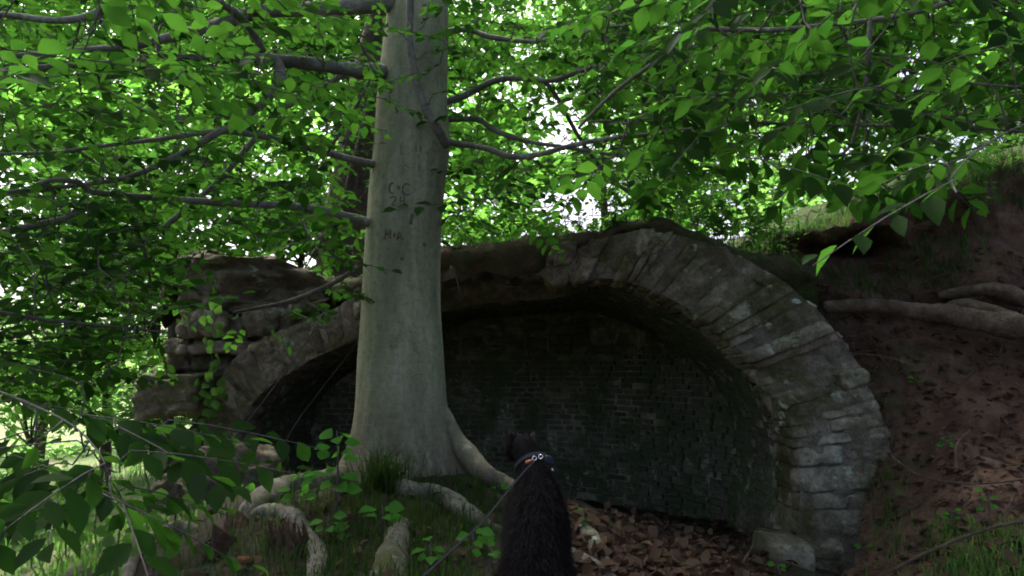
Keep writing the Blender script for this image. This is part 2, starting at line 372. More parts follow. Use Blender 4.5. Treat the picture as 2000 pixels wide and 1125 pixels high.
def bankmat():
    m, t, o = newmat('clay_and_turf'); p = posn(t)
    c = ramp(t, noise(t, p, 5, 9, .7, .4), [(.3, (.05, .029, .021)), (.5, (.11, .066, .048)), (.7, (.19, .125, .093))])
    g_ = ramp(t, noise(t, p, 24, 6, .7), [(.3, (.025, .045, .012)), (.7, (.065, .09, .028))])
    geo = N(t, 'ShaderNodeNewGeometry'); s_ = N(t, 'ShaderNodeSeparateXYZ'); t.links.new(geo.outputs['True Normal'], s_.inputs[0])
    z_ = N(t, 'ShaderNodeSeparateXYZ'); t.links.new(p, z_.inputs[0])
    hi = N(t, 'ShaderNodeMapRange', clamp=True); hi.inputs[1].default_value = 2.9; hi.inputs[2].default_value = 3.15; t.links.new(z_.outputs[2], hi.inputs[0])
    pt = ramp(t, noise(t, p, 3, 6, .7), [(.4, 0.), (.55, 1.)])
    c = mix(t, ramp(t, hi.outputs[0], [(0, 0.), (1, .9)]), c, g_); by = N(t, 'ShaderNodeMapRange', clamp=True); by.inputs[1].default_value = 6.4; by.inputs[2].default_value = 6.65; t.links.new(z_.outputs[1], by.inputs[0]); hz = N(t, 'ShaderNodeMapRange', clamp=True); hz.inputs[1].default_value = 2.15; hz.inputs[2].default_value = 2.25; t.links.new(z_.outputs[2], hz.inputs[0]); bm = N(t, 'ShaderNodeMath', operation='MULTIPLY'); t.links.new(by.outputs[0], bm.inputs[0]); t.links.new(hz.outputs[0], bm.inputs[1]); c = mix(t, bm.outputs[0], c, g_); c = mix(t, ramp(t, noise(t, p, 2.2, 7, .7), [(.55, 0.), (.68, .6)]), c, g_)
    finish(t, o, c, .95, noise(t, p, 22, 9, .72), 1., .05); return m
M['bank'] = bankmat()
bank = tag(mk('earth_bank', bV.reshape(-1, 3), bF, M['bank']), 'steep bank of bare red clay with an undercut lip', kind='structure')

# ------------------------------------------------------------------ turf over the vault
HL = [(300,640,8.2),(345,520,7.9),(400,505,7.8),(470,515,7.8),(530,545,7.7),(600,555,7.5),(700,550,7.0),(790,520,6.6),(870,497,6.3),(1000,480,6.1),(1120,466,6.0),
      (1180,458,5.95),(1245,436,5.9),(1340,452,5.9),(1450,494,5.9),(1530,505,6.0),(1600,540,6.1)]
hl = PP(HL); th = np.linspace(0, len(HL)-1, 170); H0 = ev(hl, th)
H0[:, 2] += .02*fbm(H0*7, 2, 3)
prof = [(.10, -.22), (-.02, -.10), (-.06, -.02), (.0, .03), (.14, .06), (.5, .09), (1.1, .06), (2.2, .0), (4.0, -.15), (7.0, -.6), (10, -1.8)]
hp = ev(np.array(prof), np.linspace(0, len(prof)-1, 50))
hV = H0[:, None, :]+np.stack([np.zeros(50), hp[:, 0], hp[:, 1]], -1)[None]
q = hV.reshape(-1, 3); amp = np.repeat(np.ones(170), 50)
lw = np.clip((-1.2-q[:, 0])/.6, 0, 1); q = q+np.c_[.05*lw*fbm(q*5, 1, 4), (.05+.12*lw)*fbm(q*4, 8, 4), (.035+.07*lw)*fbm(q*5, 9, 4)]
turf = tag(mk('hillside', q, gridF(170, 50), M['turf']), 'grassy earth lying over the vault behind the arch', kind='structure')

def bvh_of(*objs):
    V = []; F = []; k = 0
    for o in objs:
        v = np.array([o.matrix_basis.to_translation()+x.co for x in o.data.vertices]) if o.parent is None else np.array([wl(o)+x.co for x in o.data.vertices])
        V += [tuple(a) for a in v]; F += [tuple(i+k for i in p.vertices) for p in o.data.polygons]; k = len(V)
    return BVHTree.FromPolygons(V, F)
BG = bvh_of(ground, bank, turf)
def hit(px, py, tree=None):
    d = Vector(ray(px, py)).normalized()
    h = (tree or BG).ray_cast(Vector(CAM), d)
    return (np.array(h[0]), np.array(h[1])) if h[0] is not None else (None, None)

# ------------------------------------------------------------------ stones
def cubegrid(n):
    V = []; idx = {}; F = []
    def vid(p):
        k = tuple(np.round(p, 6))
        if k not in idx: idx[k] = len(V); V.append(p)
        return idx[k]
    ax = np.linspace(-1, 1, n+1)
    for a in range(3):
        b, c = (a+1) % 3, (a+2) % 3
        for s in (-1, 1):
            for i in range(n):
                for j in range(n):
                    qd = []
                    for (x, y) in ((i, j), (i+1, j), (i+1, j+1), (i, j+1)):
                        p = np.zeros(3); p[a] = s; p[b] = ax[x]; p[c] = ax[y]; qd.append(vid(p))
                    F.append(qd if s > 0 else qd[::-1])
    return np.array(V), np.array(F)
CG = {k: cubegrid(k) for k in (1, 2, 3, 4, 5, 6, 9, 16)}
def stone(name, quad, dep, mat, parent, seed=0, n=6, k=7, amp=.014, gap=.008, proud=0.):
    """rough block: front quad (bl, br, tr, tl) pushed back along dep"""
    q = np.asarray(quad, float); c = q.mean(0); dep = np.asarray(dep, float)
    L = np.linalg.norm(q-c, axis=1, keepdims=True); q = c+(q-c)*(1-gap/np.maximum(L, 1e-6)*1.4)
    q = q-nrm(dep)*proud
    B, F = CG[n]; B = B/((np.abs(B)**k).sum(1)**(1/k))[:, None]*1.0
    u = (B+1)/2
    f = (q[0]*((1-u[:, 0])*(1-u[:, 2]))[:, None]+q[1]*(u[:, 0]*(1-u[:, 2]))[:, None]+q[2]*(u[:, 0]*u[:, 2])[:, None]+q[3]*((1-u[:, 0])*u[:, 2])[:, None])
    V = f+dep*u[:, 1:2]
    cc = V.mean(0); dirn = nrm(V-cc)
    V = V+dirn*(amp*fbm(V*6, 1.7, 3)+amp*.75*fbm(V*17, seed*2.3+9, 4))[:, None]
    return mk(name, V, F, mat, parent)
def band(inner, outer, wid, rws, dep, mat, parent, seed=0, name='stone', amp=.015, gap=.008, jit=.3, proudj=.03, k=7, core=True, coremat=None, skew=.0):
    """stones between two control lines (same count); inner[i] -> outer[i]"""
    inner = np.asarray(inner, float); outer = np.asarray(outer, float); rnd = random.Random(seed)
    T = np.linspace(0, len(inner)-1, 400); mid = (ev(inner, T)+ev(outer, T))/2
    s = np.r_[0, np.cumsum(np.linalg.norm(np.diff(mid, axis=0), axis=1))]
    def at(sv, h):
        t = np.interp(sv, s, T); return lerp(ev(inner, t), ev(outer, t), h)
    x = 0.; out = []; total = s[-1]; ci = 0
    while x < total-.02:
        wd = wid*rnd.uniform(1-jit, 1+jit)
        if total-(x+wd) < wid*.45: wd = total-x
        nr = rws(rnd, ci) if callable(rws) else rws
        hs = [0.]+sorted(min(.95, max(.05, (j+1)/nr+rnd.uniform(-.14, .14))) for j in range(nr-1))+[1.+rnd.uniform(-.05, .04)]
        for j in range(nr):
            a, b = hs[j], hs[j+1]; sk = skew*wid
            qd = [at(x+sk*a, a), at(x+wd+sk*a, a), at(x+wd+sk*b, b), at(x+sk*b, b)]
            out.append(stone(name, qd, np.asarray(dep)*rnd.uniform(.85, 1.1), mat(rnd) if callable(mat) else mat, parent, seed*31+ci*7+j, n=9, amp=amp, gap=gap, k=k, proud=rnd.uniform(-proudj, proudj)))
        x += wd; ci += 1
    if core:
        t = np.linspace(0, len(inner)-1, 200); I = ev(inner, t); O = ev(outer, t); dn = nrm(dep)
        g = np.stack([lerp(I, O, h) for h in np.linspace(.02, .98, 30)], 1)+dn*.012
        g = g+dn*(.03*fbm(g.reshape(-1, 3)*7, seed, 4)).reshape(200, 30, 1)
        mk('mortar', g.reshape(-1, 3), gridF(200, 30), coremat or M['mortar'], parent)
    return out

AX = nrm(np.array([.035, 1., 0.]))
vault = empty('ruined_vault', P(1100, 1000, 6.2), 'ruined brick barrel vault with a broken rough stone arch, cut into the bank', 'ruin')
# right half of the arch ring and its pier
INR = [(1550,1150,5.5),(1552,1040,5.55),(1558,960,5.58),(1550,870,5.62),(1525,800,5.65),(1485,730,5.68),(1420,665,5.7),(1350,610,5.72),(1270,567,5.75),(1200,547,5.8),(1140,546,5.88),(1085,560,6.0)]
EXR = [(1720,1150,5.5),(1738,1040,5.5),(1742,950,5.52),(1735,850,5.55),(1700,745,5.6),(1655,670,5.65),(1580,585,5.7),(1470,510,5.75),(1350,463,5.78),(1250,446,5.8),(1180,462,5.88),(1085,478,6.0)]
inR, exR = PP(INR), PP(EXR)
gstone = lambda r: M['stone'] if r.random() < .7 else M['stone_brown']
band(inR[:5], exR[:5], .135, lambda r, c: r.choice([1, 1, 2]), AX*.55, gstone, vault, 3, amp=.026, gap=-.006, jit=.5, proudj=.014, k=9)
band(inR[9:], exR[9:], .09, lambda r, c: r.choice([1, 2, 2]), AX*.5, lambda r: M['stone_brown'], vault, 6, amp=.035, gap=-.01, jit=.6, proudj=.04, k=8)
band(inR[4:10], exR[4:10], .1, lambda r, c: r.choice([1, 1, 1, 2, 2, 3]), AX*.5, gstone, vault, 5, amp=.03, gap=-.008, jit=.6, proudj=.05, k=9, skew=.0)
# loose foot block at the pier's inner corner
stone('stone', PP([(1498,1180,5.2),(1610,1180,5.2),(1600,1062,5.25),(1505,1058,5.25)]), AX*.5, M['stone'], vault, 77, amp=.02)
# side return of the pier towards the bank
for i, (y0, y1) in enumerate([(1100,1000),(1000,915),(915,850)]):
    xa = interp(y0, [(1100,1720),(1000,1738),(915,1738),(850,1730),(770,1712),(700,1680)]); xb = interp(y1, [(1100,1720),(1000,1738),(915,1738),(850,1730),(770,1712),(700,1680)])
    stone('stone', PP([(xa,y0,5.56),(xa+45,y0,6.0),(xb+45,y1,6.0),(xb,y1,5.56)]), np.array([-.25, .12, 0]), M['stone_brown'], vault, 90+i, amp=.02, gap=.006)
# middle: collapsed rim of brown rubble and the raw vault core behind it
band(PP([(690,625,6.9),(780,575,6.6),(870,548,6.35),(960,530,6.25),(1040,535,6.15),(1095,565,6.0)]), PP([(690,560,6.9),(780,525,6.6),(870,503,6.3),(960,488,6.15),(1040,478,6.05),(1095,472,5.95)]),
     .2, lambda r, c: r.choice([1, 1, 2]), AX*.7, lambda r: M['stone_brown'], vault, 12, amp=.035, gap=.0, jit=.5, proudj=.05, k=5)
band(PP([(690,672,7.3),(800,632,7.25),(900,602,7.2),(1000,590,7.15),(1080,584,7.1),(1140,570,6.9)]), PP([(690,570,7.0),(800,530,6.9),(900,505,6.8),(1000,500,6.75),(1080,510,6.7),(1140,530,6.6)]),
     .19, lambda r, c: r.choice([2, 3, 3, 4]), AX*.4, M['stone_dark'], vault, 14, amp=.035, gap=.003, jit=.5, proudj=.06, k=4)
# left half of the ring, broken further back
INL = [(452,930,7.0),(458,880,7.0),(480,810,7.0),(530,755,7.0),(600,708,7.0),(660,680,7.0),(715,650,7.0)]
EXL = [(380,930,7.05),(400,850,7.05),(425,745,7.05),(480,678,7.05),(560,640,7.05),(640,605,7.05),(715,575,7.05)]
inL, exL = PP(INL), PP(EXL)
band(inL, exL, .15, lambda r, c: r.choice([1, 1, 2]), AX*.6, lambda r: M['stone_brown'], vault, 21, amp=.03, gap=-.006, jit=.55, proudj=.04, k=8)

# barrel: brick soffit behind the stone ring
SP = np.vstack([inR[:-2], P(1110, 548, 5.85), [(.05, 6.0, 1.84)], [(-.6, 6.5, 1.78)], inL[::-1]])
S0 = SP[:, [0, 2]].copy(); S0[:, 0] -= (SP[:, 1]-6.0)*AX[0]; S0 = np.vstack([S0[0]+[0, -1.0], S0, S0[-1]+[-.02, -1.0]])
YS = np.r_[5.7, SP[:, 1]+.46, 7.4]; YS[11:16] = 7.5; YB = 9.55
T = np.linspace(0, len(S0)-1, 600); S = ev(S0, T); Yst = np.interp(T, np.arange(len(S0)), YS)
def sof(x, z, y): return np.stack([x+(y-6.0)*AX[0], y, z], -1)
tv = np.linspace(0, 1, 24)
g = np.stack([sof(S[::4, 0], S[::4, 1], Yst[::4]+(YB-Yst[::4])*v) for v in tv], 1)
barrel = mk('barrel', g.reshape(-1, 3), gridF(g.shape[0], g.shape[1]), M['brick_mortar'], vault)
al = np.r_[0, np.cumsum(np.linalg.norm(np.diff(S, axis=0), axis=1))]
mb = MB(); BX = np.array([(x, y, z) for z in (0, 1) for y in (0, 1) for x in (0, 1)], float)
BXF = np.array([(0, 2, 3, 1), (4, 5, 7, 6), (0, 1, 5, 4), (2, 6, 7, 3), (0, 4, 6, 2), (1, 3, 7, 5)])
cen = np.array([.0, .8]); ci = 0; a = .1
while a < al[-1]-.1:
    h = .066; p0 = np.array([np.interp(a+.005, al, S[:, 0]), np.interp(a+.005, al, S[:, 1])]); p1 = np.array([np.interp(a+h-.006, al, S[:, 0]), np.interp(a+h-.006, al, S[:, 1])])
    ys = np.interp(a, al, Yst); tn = nrm(p1-p0); inn = np.array([-tn[1], tn[0]])
    if np.dot(inn, cen-p0) < 0: inn = -inn
    y = ys+(ci % 2)*.1+random.uniform(0, .05)
    while y < YB:
        L = random.uniform(.185, .21); pr = random.uniform(.006, .022)
        if random.random() < .95:
            V = []
            for (bx, by, bz) in BX:
                pp = lerp(p0, p1, bz)+inn*(pr if bx else -.05)
                V.append((pp[0]+(y+by*L-6)*AX[0], y+by*L, pp[1]))
            V = np.array(V)+RNG.normal(0, .003, (8, 3)); mb.add(V, BXF)
        y += L+.012
    a += h; ci += 1
mb.build('brickwork', M['brick'], barrel, False, 'stuff')
# back wall with its courses
def wy(x): return YB-.25-2.4*np.clip((np.asarray(x, float)-.15)/2.2, 0, 1.3)**2.2
bwall = mk('back_wall', *(lambda xs, zs: (np.stack([np.stack([np.full(len(zs), x), np.full(len(zs), float(wy(x)))+.012*fbm(np.c_[np.full(len(zs), x)*6, zs*6, zs*0], 3, 3), zs], -1) for x in xs]).reshape(-1, 3), gridF(len(xs), len(zs))))(np.linspace(-3.3, 2.6, 60), np.linspace(-.9, 2.1, 40)), M['brick_mortar'], vault)
bmeshes = []
for i in range(8):
    B, F = CG[2]; B = B/((np.abs(B)**9).sum(1)**(1/9))[:, None]; V = B*np.array([.5, .5, .5])+RNG.normal(0, .018, B.shape)
    me = mesh('brick', V, F, False); me.materials.append(M['brick']); bmeshes.append(me)
mb = MB(); row = 0; z = -.55; nb = 0; YW = YB-.25
while z < 1.95:
    x = -3.2+(row % 2)*.105+random.uniform(-.02, .02)
    while x < 2.5:
        L = random.choice([.2, .2, .2, .1])*random.uniform(.95, 1.05); cx = x+L/2
        px = 1000+cx/float(wy(cx))*FPX; py = 714-(z-1.2)/float(wy(cx))*FPX; pr = random.uniform(0, .022)
        sc = (L-.012, .09, .054*random.uniform(.92, 1.05)); loc = (cx, float(wy(cx))+.03-pr, z+random.uniform(-.003, .003)); rz = math.atan2(float(wy(cx+.05)-wy(cx-.05)), .1)
        if z > 1.3+.05*math.sin(cx*5):                              # rubble top of the wall
            pass
        elif 862 < px < 1260 and 700 < py < 985 and nb < 300 and random.random() < .94:
            o = bpy.data.objects.new('brick', random.choice(bmeshes)); COL.objects.link(o); o.parent = bwall
            t = wl(bwall); o.location = (loc[0]-t[0], loc[1]-t[1], loc[2]-t[2]); o.scale = sc; o.rotation_euler = (random.gauss(0, .02), random.gauss(0, .012), rz+random.gauss(0, .03)); nb += 1
        elif random.random() < .95:
            mb.add(((BX-.5)*np.array(sc))@np.array([[math.cos(rz), math.sin(rz), 0], [-math.sin(rz), math.cos(rz), 0], [0, 0, 1]])+np.array(loc)+RNG.normal(0, .003, (8, 3)), BXF)
        x += (L+.012)*math.cos(rz)
    z += .066; row += 1
mb.build('brickwork', M['brick'], bwall, False, 'stuff')
x = -2.6
while x < 2.2:
    w_ = random.uniform(.16, .34); z = 1.33
    while z < 1.95:
        h_ = random.uniform(.09, .16)
        ya, yb = float(wy(x))-.01, float(wy(x+w_))-.01; stone('stone', [(x, ya, z), (x+w_, yb, z), (x+w_, yb, z+h_), (x, ya, z+h_)], (0, .2, 0), M['stone_dark'], bwall, int(x*100+z*57), n=4, amp=.02, gap=.006, proud=random.uniform(0, .05)); z += h_
    x += w_

# ------------------------------------------------------------------ rubble wall stub on the left
crag = empty('rubble_wall', P(430, 900, 7.2), 'crumbling stack of rough brown rubble standing at the left of the arch', 'wall')
LX = [(495,400),(515,348),(560,345),(600,352),(640,345),(680,322),(715,318),(735,282),(790,280),(825,385),(870,330),(930,325),(1000,300),(1060,290)]
RX = [(495,470),(520,540),(545,600),(580,620),(640,560),(675,480),(720,440),(780,425),(850,402),(930,400),(1060,390)]
y = 500.; k = 0
while y < 1050:
    hh = random.choice([18, 24, 30, 38, 50]) if y < 720 else random.choice([40, 60, 70]); lx = interp(y+hh/2, LX); rx = interp(y+hh/2, RX); x = lx
    while x < rx-8:
        wd = min(random.uniform(35, 105), rx-x)
        if rx-(x+wd) < 30: wd = rx-x
        Y = 7.15+random.uniform(-.16, .2)+(.25 if y < 560 else 0)+.0006*(x-300)
        e = lambda: random.uniform(-9, 9)
        stone('stone', PP([(x+e(),y+hh+e()/2,Y),(x+wd+e(),y+hh+e(),Y),(x+wd+e(),y+e(),Y+.04),(x+e(),y+e()/2,Y+.04)]), (.06, random.uniform(.35, .7), 0), M['crag'] if random.random() < .75 else M['stone_brown'], crag, 300+k, n=9, amp=.05, gap=.0, k=9); k += 1
        x += wd
    y += hh
g = np.stack([PP([(interp(yy, LX)+22+(interp(yy, RX)+40-interp(yy, LX)-22)*u, yy, 7.45) for u in np.linspace(0, 1, 26)]) for yy in np.linspace(508, 1050, 90)], 0); g = g+np.array([0, -.13, 0])+np.array([0, 1., 0])*(.16*fbm(g.reshape(-1, 3)*np.array([3.5, 3.5, 11]), 4, 4)).reshape(90, 26, 1)
mk('mortar', g.reshape(-1, 3), gridF(90, 26), M['crag'], crag)

# ------------------------------------------------------------------ loose rocks
def rock(name, label, c, r, mat, seed, sq=2.6, amp=.18, rot=0.):
    B, F = CG[16]; B = B/((np.abs(B)**sq).sum(1)**(1/sq))[:, None]
    V = B*(1+amp*.7*(1-2*np.abs(fbm(B*1.1+seed*3.7, seed, 3)))+amp*.8*fbm(B*np.array([2., 2., 5.])+seed, seed+2, 4))[:, None]*np.asarray(r)*.9
    cr, sr = math.cos(rot), math.sin(rot); V = V@np.array([[cr, 0, -sr], [0, 1, 0], [sr, 0, cr]]).T
    o = mk(name, V, F, mat); o.location = tuple(c); m = o.modifiers.new('s', 'SUBSURF'); m.levels = m.render_levels = 1
    return tag(o, label, 'rock')
rock('boulder', 'big rounded brown boulder sitting under the left foot of the arch', P(462, 965, 5.7), (.4, .28, .38), M['crag'], 3, 3.2)
rock('boulder', 'pale leaning slab of stone beside the sunlit ground at far left', P(330, 985, 6.3), (.2, .16, .24), M['crag'], 9, 4, .14, -.5)
rock('boulder', 'blunt reddish block jutting out from the rubble wall over the drop', P(345, 772, 7.0), (.31, .25, .2), M['crag'], 15, 9, .16, .08)
rock('boulder', 'low flat stone below the leaning slab', P(390, 1030, 5.6), (.3, .2, .1), M['crag'], 21, 3.5, .12)
rock('boulder', 'lichened stone half buried behind the right arch pier', P(1760, 790, 5.9), (.16, .2, .26), M['stone_brown'], 27, 3, .15, -.3)
BGA = BG
# ------------------------------------------------------------------ leaves
def leaf_template(full=True):
    if full:
        st = [(.0, .0), (.18, .26), (.45, .5), (.75, .33), (1., 0.)]
        V = [(0, 0, 0)]; mid = [0]; lf = [None]; rt = [None]
        for i, (x, wv) in enumerate(st[1:-1]):
            z = -.10*x*x; V += [(x, 0, z), (x-.02, wv, z+wv*.28), (x-.02, -wv, z+wv*.28)]; mid.append(len(V)-3); lf.append(len(V)-2); rt.append(len(V)-1)
        V.append((1, 0, -.16)); mid.append(len(V)-1)
        T = [(0, rt[1], mid[1]), (0, mid[1], lf[1])]
        for i in (1, 2): T += [(mid[i], rt[i], rt[i+1]), (mid[i], rt[i+1], mid[i+1]), (mid[i], mid[i+1], lf[i+1]), (mid[i], lf[i+1], lf[i])]
        T += [(mid[3], rt[3], mid[4]), (mid[3], mid[4], lf[3])]
    else:
        V = [(0, 0, 0), (.45, .42, .08), (1, 0, -.1), (.45, -.42, .08), (.45, 0, -.03)]
        T = [(0, 4, 1), (1, 4, 2), (2, 4, 3), (3, 4, 0)]
    return np.array(V, float), np.array(T)
LT, LTF = leaf_template(True); ST, STF = leaf_template(False)
def leaves(pos, axd, nor, L, W, full=True):
    """batch of leaves -> V, T"""
    V0, T0 = (LT, LTF) if full else (ST, STF)
    pos = np.asarray(pos, float); axd = nrm(axd); sd_ = nrm(np.cross(nor, axd)); nn = np.cross(axd, sd_)
    L = np.asarray(L)[:, None, None]; W = np.asarray(W)[:, None, None]
    V = pos[:, None]+axd[:, None]*V0[None, :, :1]*L+sd_[:, None]*V0[None, :, 1:2]*W+nn[:, None]*V0[None, :, 2:3]*W
    T = T0[None]+(np.arange(len(pos))*len(V0))[:, None, None]
    return V.reshape(-1, 3), T.reshape(-1, 3)

# ------------------------------------------------------------------ the beech
TB0 = P(800, 915, 5.0)
beech = empty('beech_tree', TB0, 'large smooth grey beech with carved trunk standing before the arch', 'tree')
TW = [(-900,790,860),(-500,780,872),(-200,768,882),(0,758,880),(100,746,878),(200,735,876),(270,731,880),(310,727,877),(360,721,869),(450,715,863),(600,705,863),(700,698,868),(780,694,873),(840,691,880),(880,688,889),(915,682,903),(950,676,912),(1010,665,925)]
tw = np.array(TW, float); ty = np.linspace(-900, 1010, 150)
def trunk_at(y):
    l = np.interp(y, tw[:, 0], tw[:, 1]); r = np.interp(y, tw[:, 0], tw[:, 2]); return (l+r)/2, (r-l)/2
NS = 72; th = np.linspace(0, 2*math.pi, NS, endpoint=False); V = []
for y in ty:
    cx, hw = trunk_at(y); Yc = 5.05; c = P(cx, y, Yc); rr = hw/FPX*Yc
    fl = np.clip((y-770)/220, 0, 1)**1.5
    lob = 1+fl*(.16*np.cos(3*th+1.1)+.13*np.cos(5*th+.4)+.05*np.cos(9*th))+.015*np.cos(2*th+y*.004)+.012*np.cos(4*th+.8)
    f2 = np.clip((y-800)/160, 0, 1.25)**2.2
    for (a0, am, wd_) in ((-.22, .62, .26), (-1.25, .34, .24), (-2.0, .3, .22), (-2.75, .34, .26), (.6, .3, .3), (2.2, .4, .4)):
        dth = (th-a0+math.pi) % (2*math.pi)-math.pi; lob = lob+f2*am*np.exp(-(dth/wd_)**2)
    rad = rr*lob*.985
    p = np.stack([c[0]+np.cos(th)*rad, c[1]+np.sin(th)*rad, np.full(NS, c[2])], -1)
    p = p+nrm(p-c)*(.008*fbm(p*np.array([3, 3, 1.2]), 2, 3))[:, None]
    # collar swelling at the branch on the right
    d = np.linalg.norm(p-P(868, 288, 4.85), axis=1); p = p+nrm(p-c)*(.035*np.exp(-(d/.12)**2))[:, None]
    V.append(p)
trunk = mk('trunk', np.concatenate(V), gridF(len(ty), NS, True)[:, ::-1], M['beech'], beech)
BT = bvh_of(trunk)
# carvings
def strokes(name, lines, rad, mat):
    tbx = TB()
    for ln in lines:
        pts = []
        for (x, y) in ln:
            h, nn = hit(x, y, BT)
            if h is not None: pts.append(h+nrm(CAM-h)*(rad*-.35 if mat is not M['lip'] else rad*-.72))
        if len(pts) > 1:
            Vv, Ff = tube(np.array(pts), rad, 6, 3, .25, 1); tbx.add(Vv, Ff)
    return tbx.build(name, mat, trunk, True)
_strokes = strokes
def strokes(name, lines, rad, mat):
    if mat is M['carve']: _strokes('scar', lines, rad*2.1, M['lip'])
    return _strokes(name, lines, rad, mat)
arc = lambda cx, cy, rx, ry, a0, a1: [(cx+rx*math.cos(R(a)), cy-ry*math.sin(R(a))) for a in np.linspace(a0, a1, 9)]
strokes('carving', [[(753,450),(752,467)],[(753,450),(758,459),(763,449)],[(763,449),(763,466)],[(768,459),(773,459)],[(770,455),(770,464)],[(776,468),(780,453),(786,468)],[(778,463),(784,463)]], .0052, M['carve'])
strokes('carving', [arc(767,368,6,10,70,290),[(776,366),(782,366)],[(779,362),(779,371)],arc(795,370,9,11,50,320),
                    arc(768,389,5,5,160,-20)+[(765,401),(773,401)],[(783,384),(782,393),(790,391)],[(789,383),(789,402)]], .0045, M['carve'])
strokes('carving', [[(783,284),(784,302)],[(784,302),(789,300)],[(812,285),(813,296)],[(822,286),(821,297)],[(786,327),(792,323),(798,328)],[(793,334),(786,330)],[(817,320),(818,335)]], .008, M['lip'])
for ln in ([(806,418),(803,428),(802,437)],[(829,474),(828,480)],[(856,430),(858,440)],[(785,503),(786,507)]): strokes('scar', [ln], .011, M['scar'])
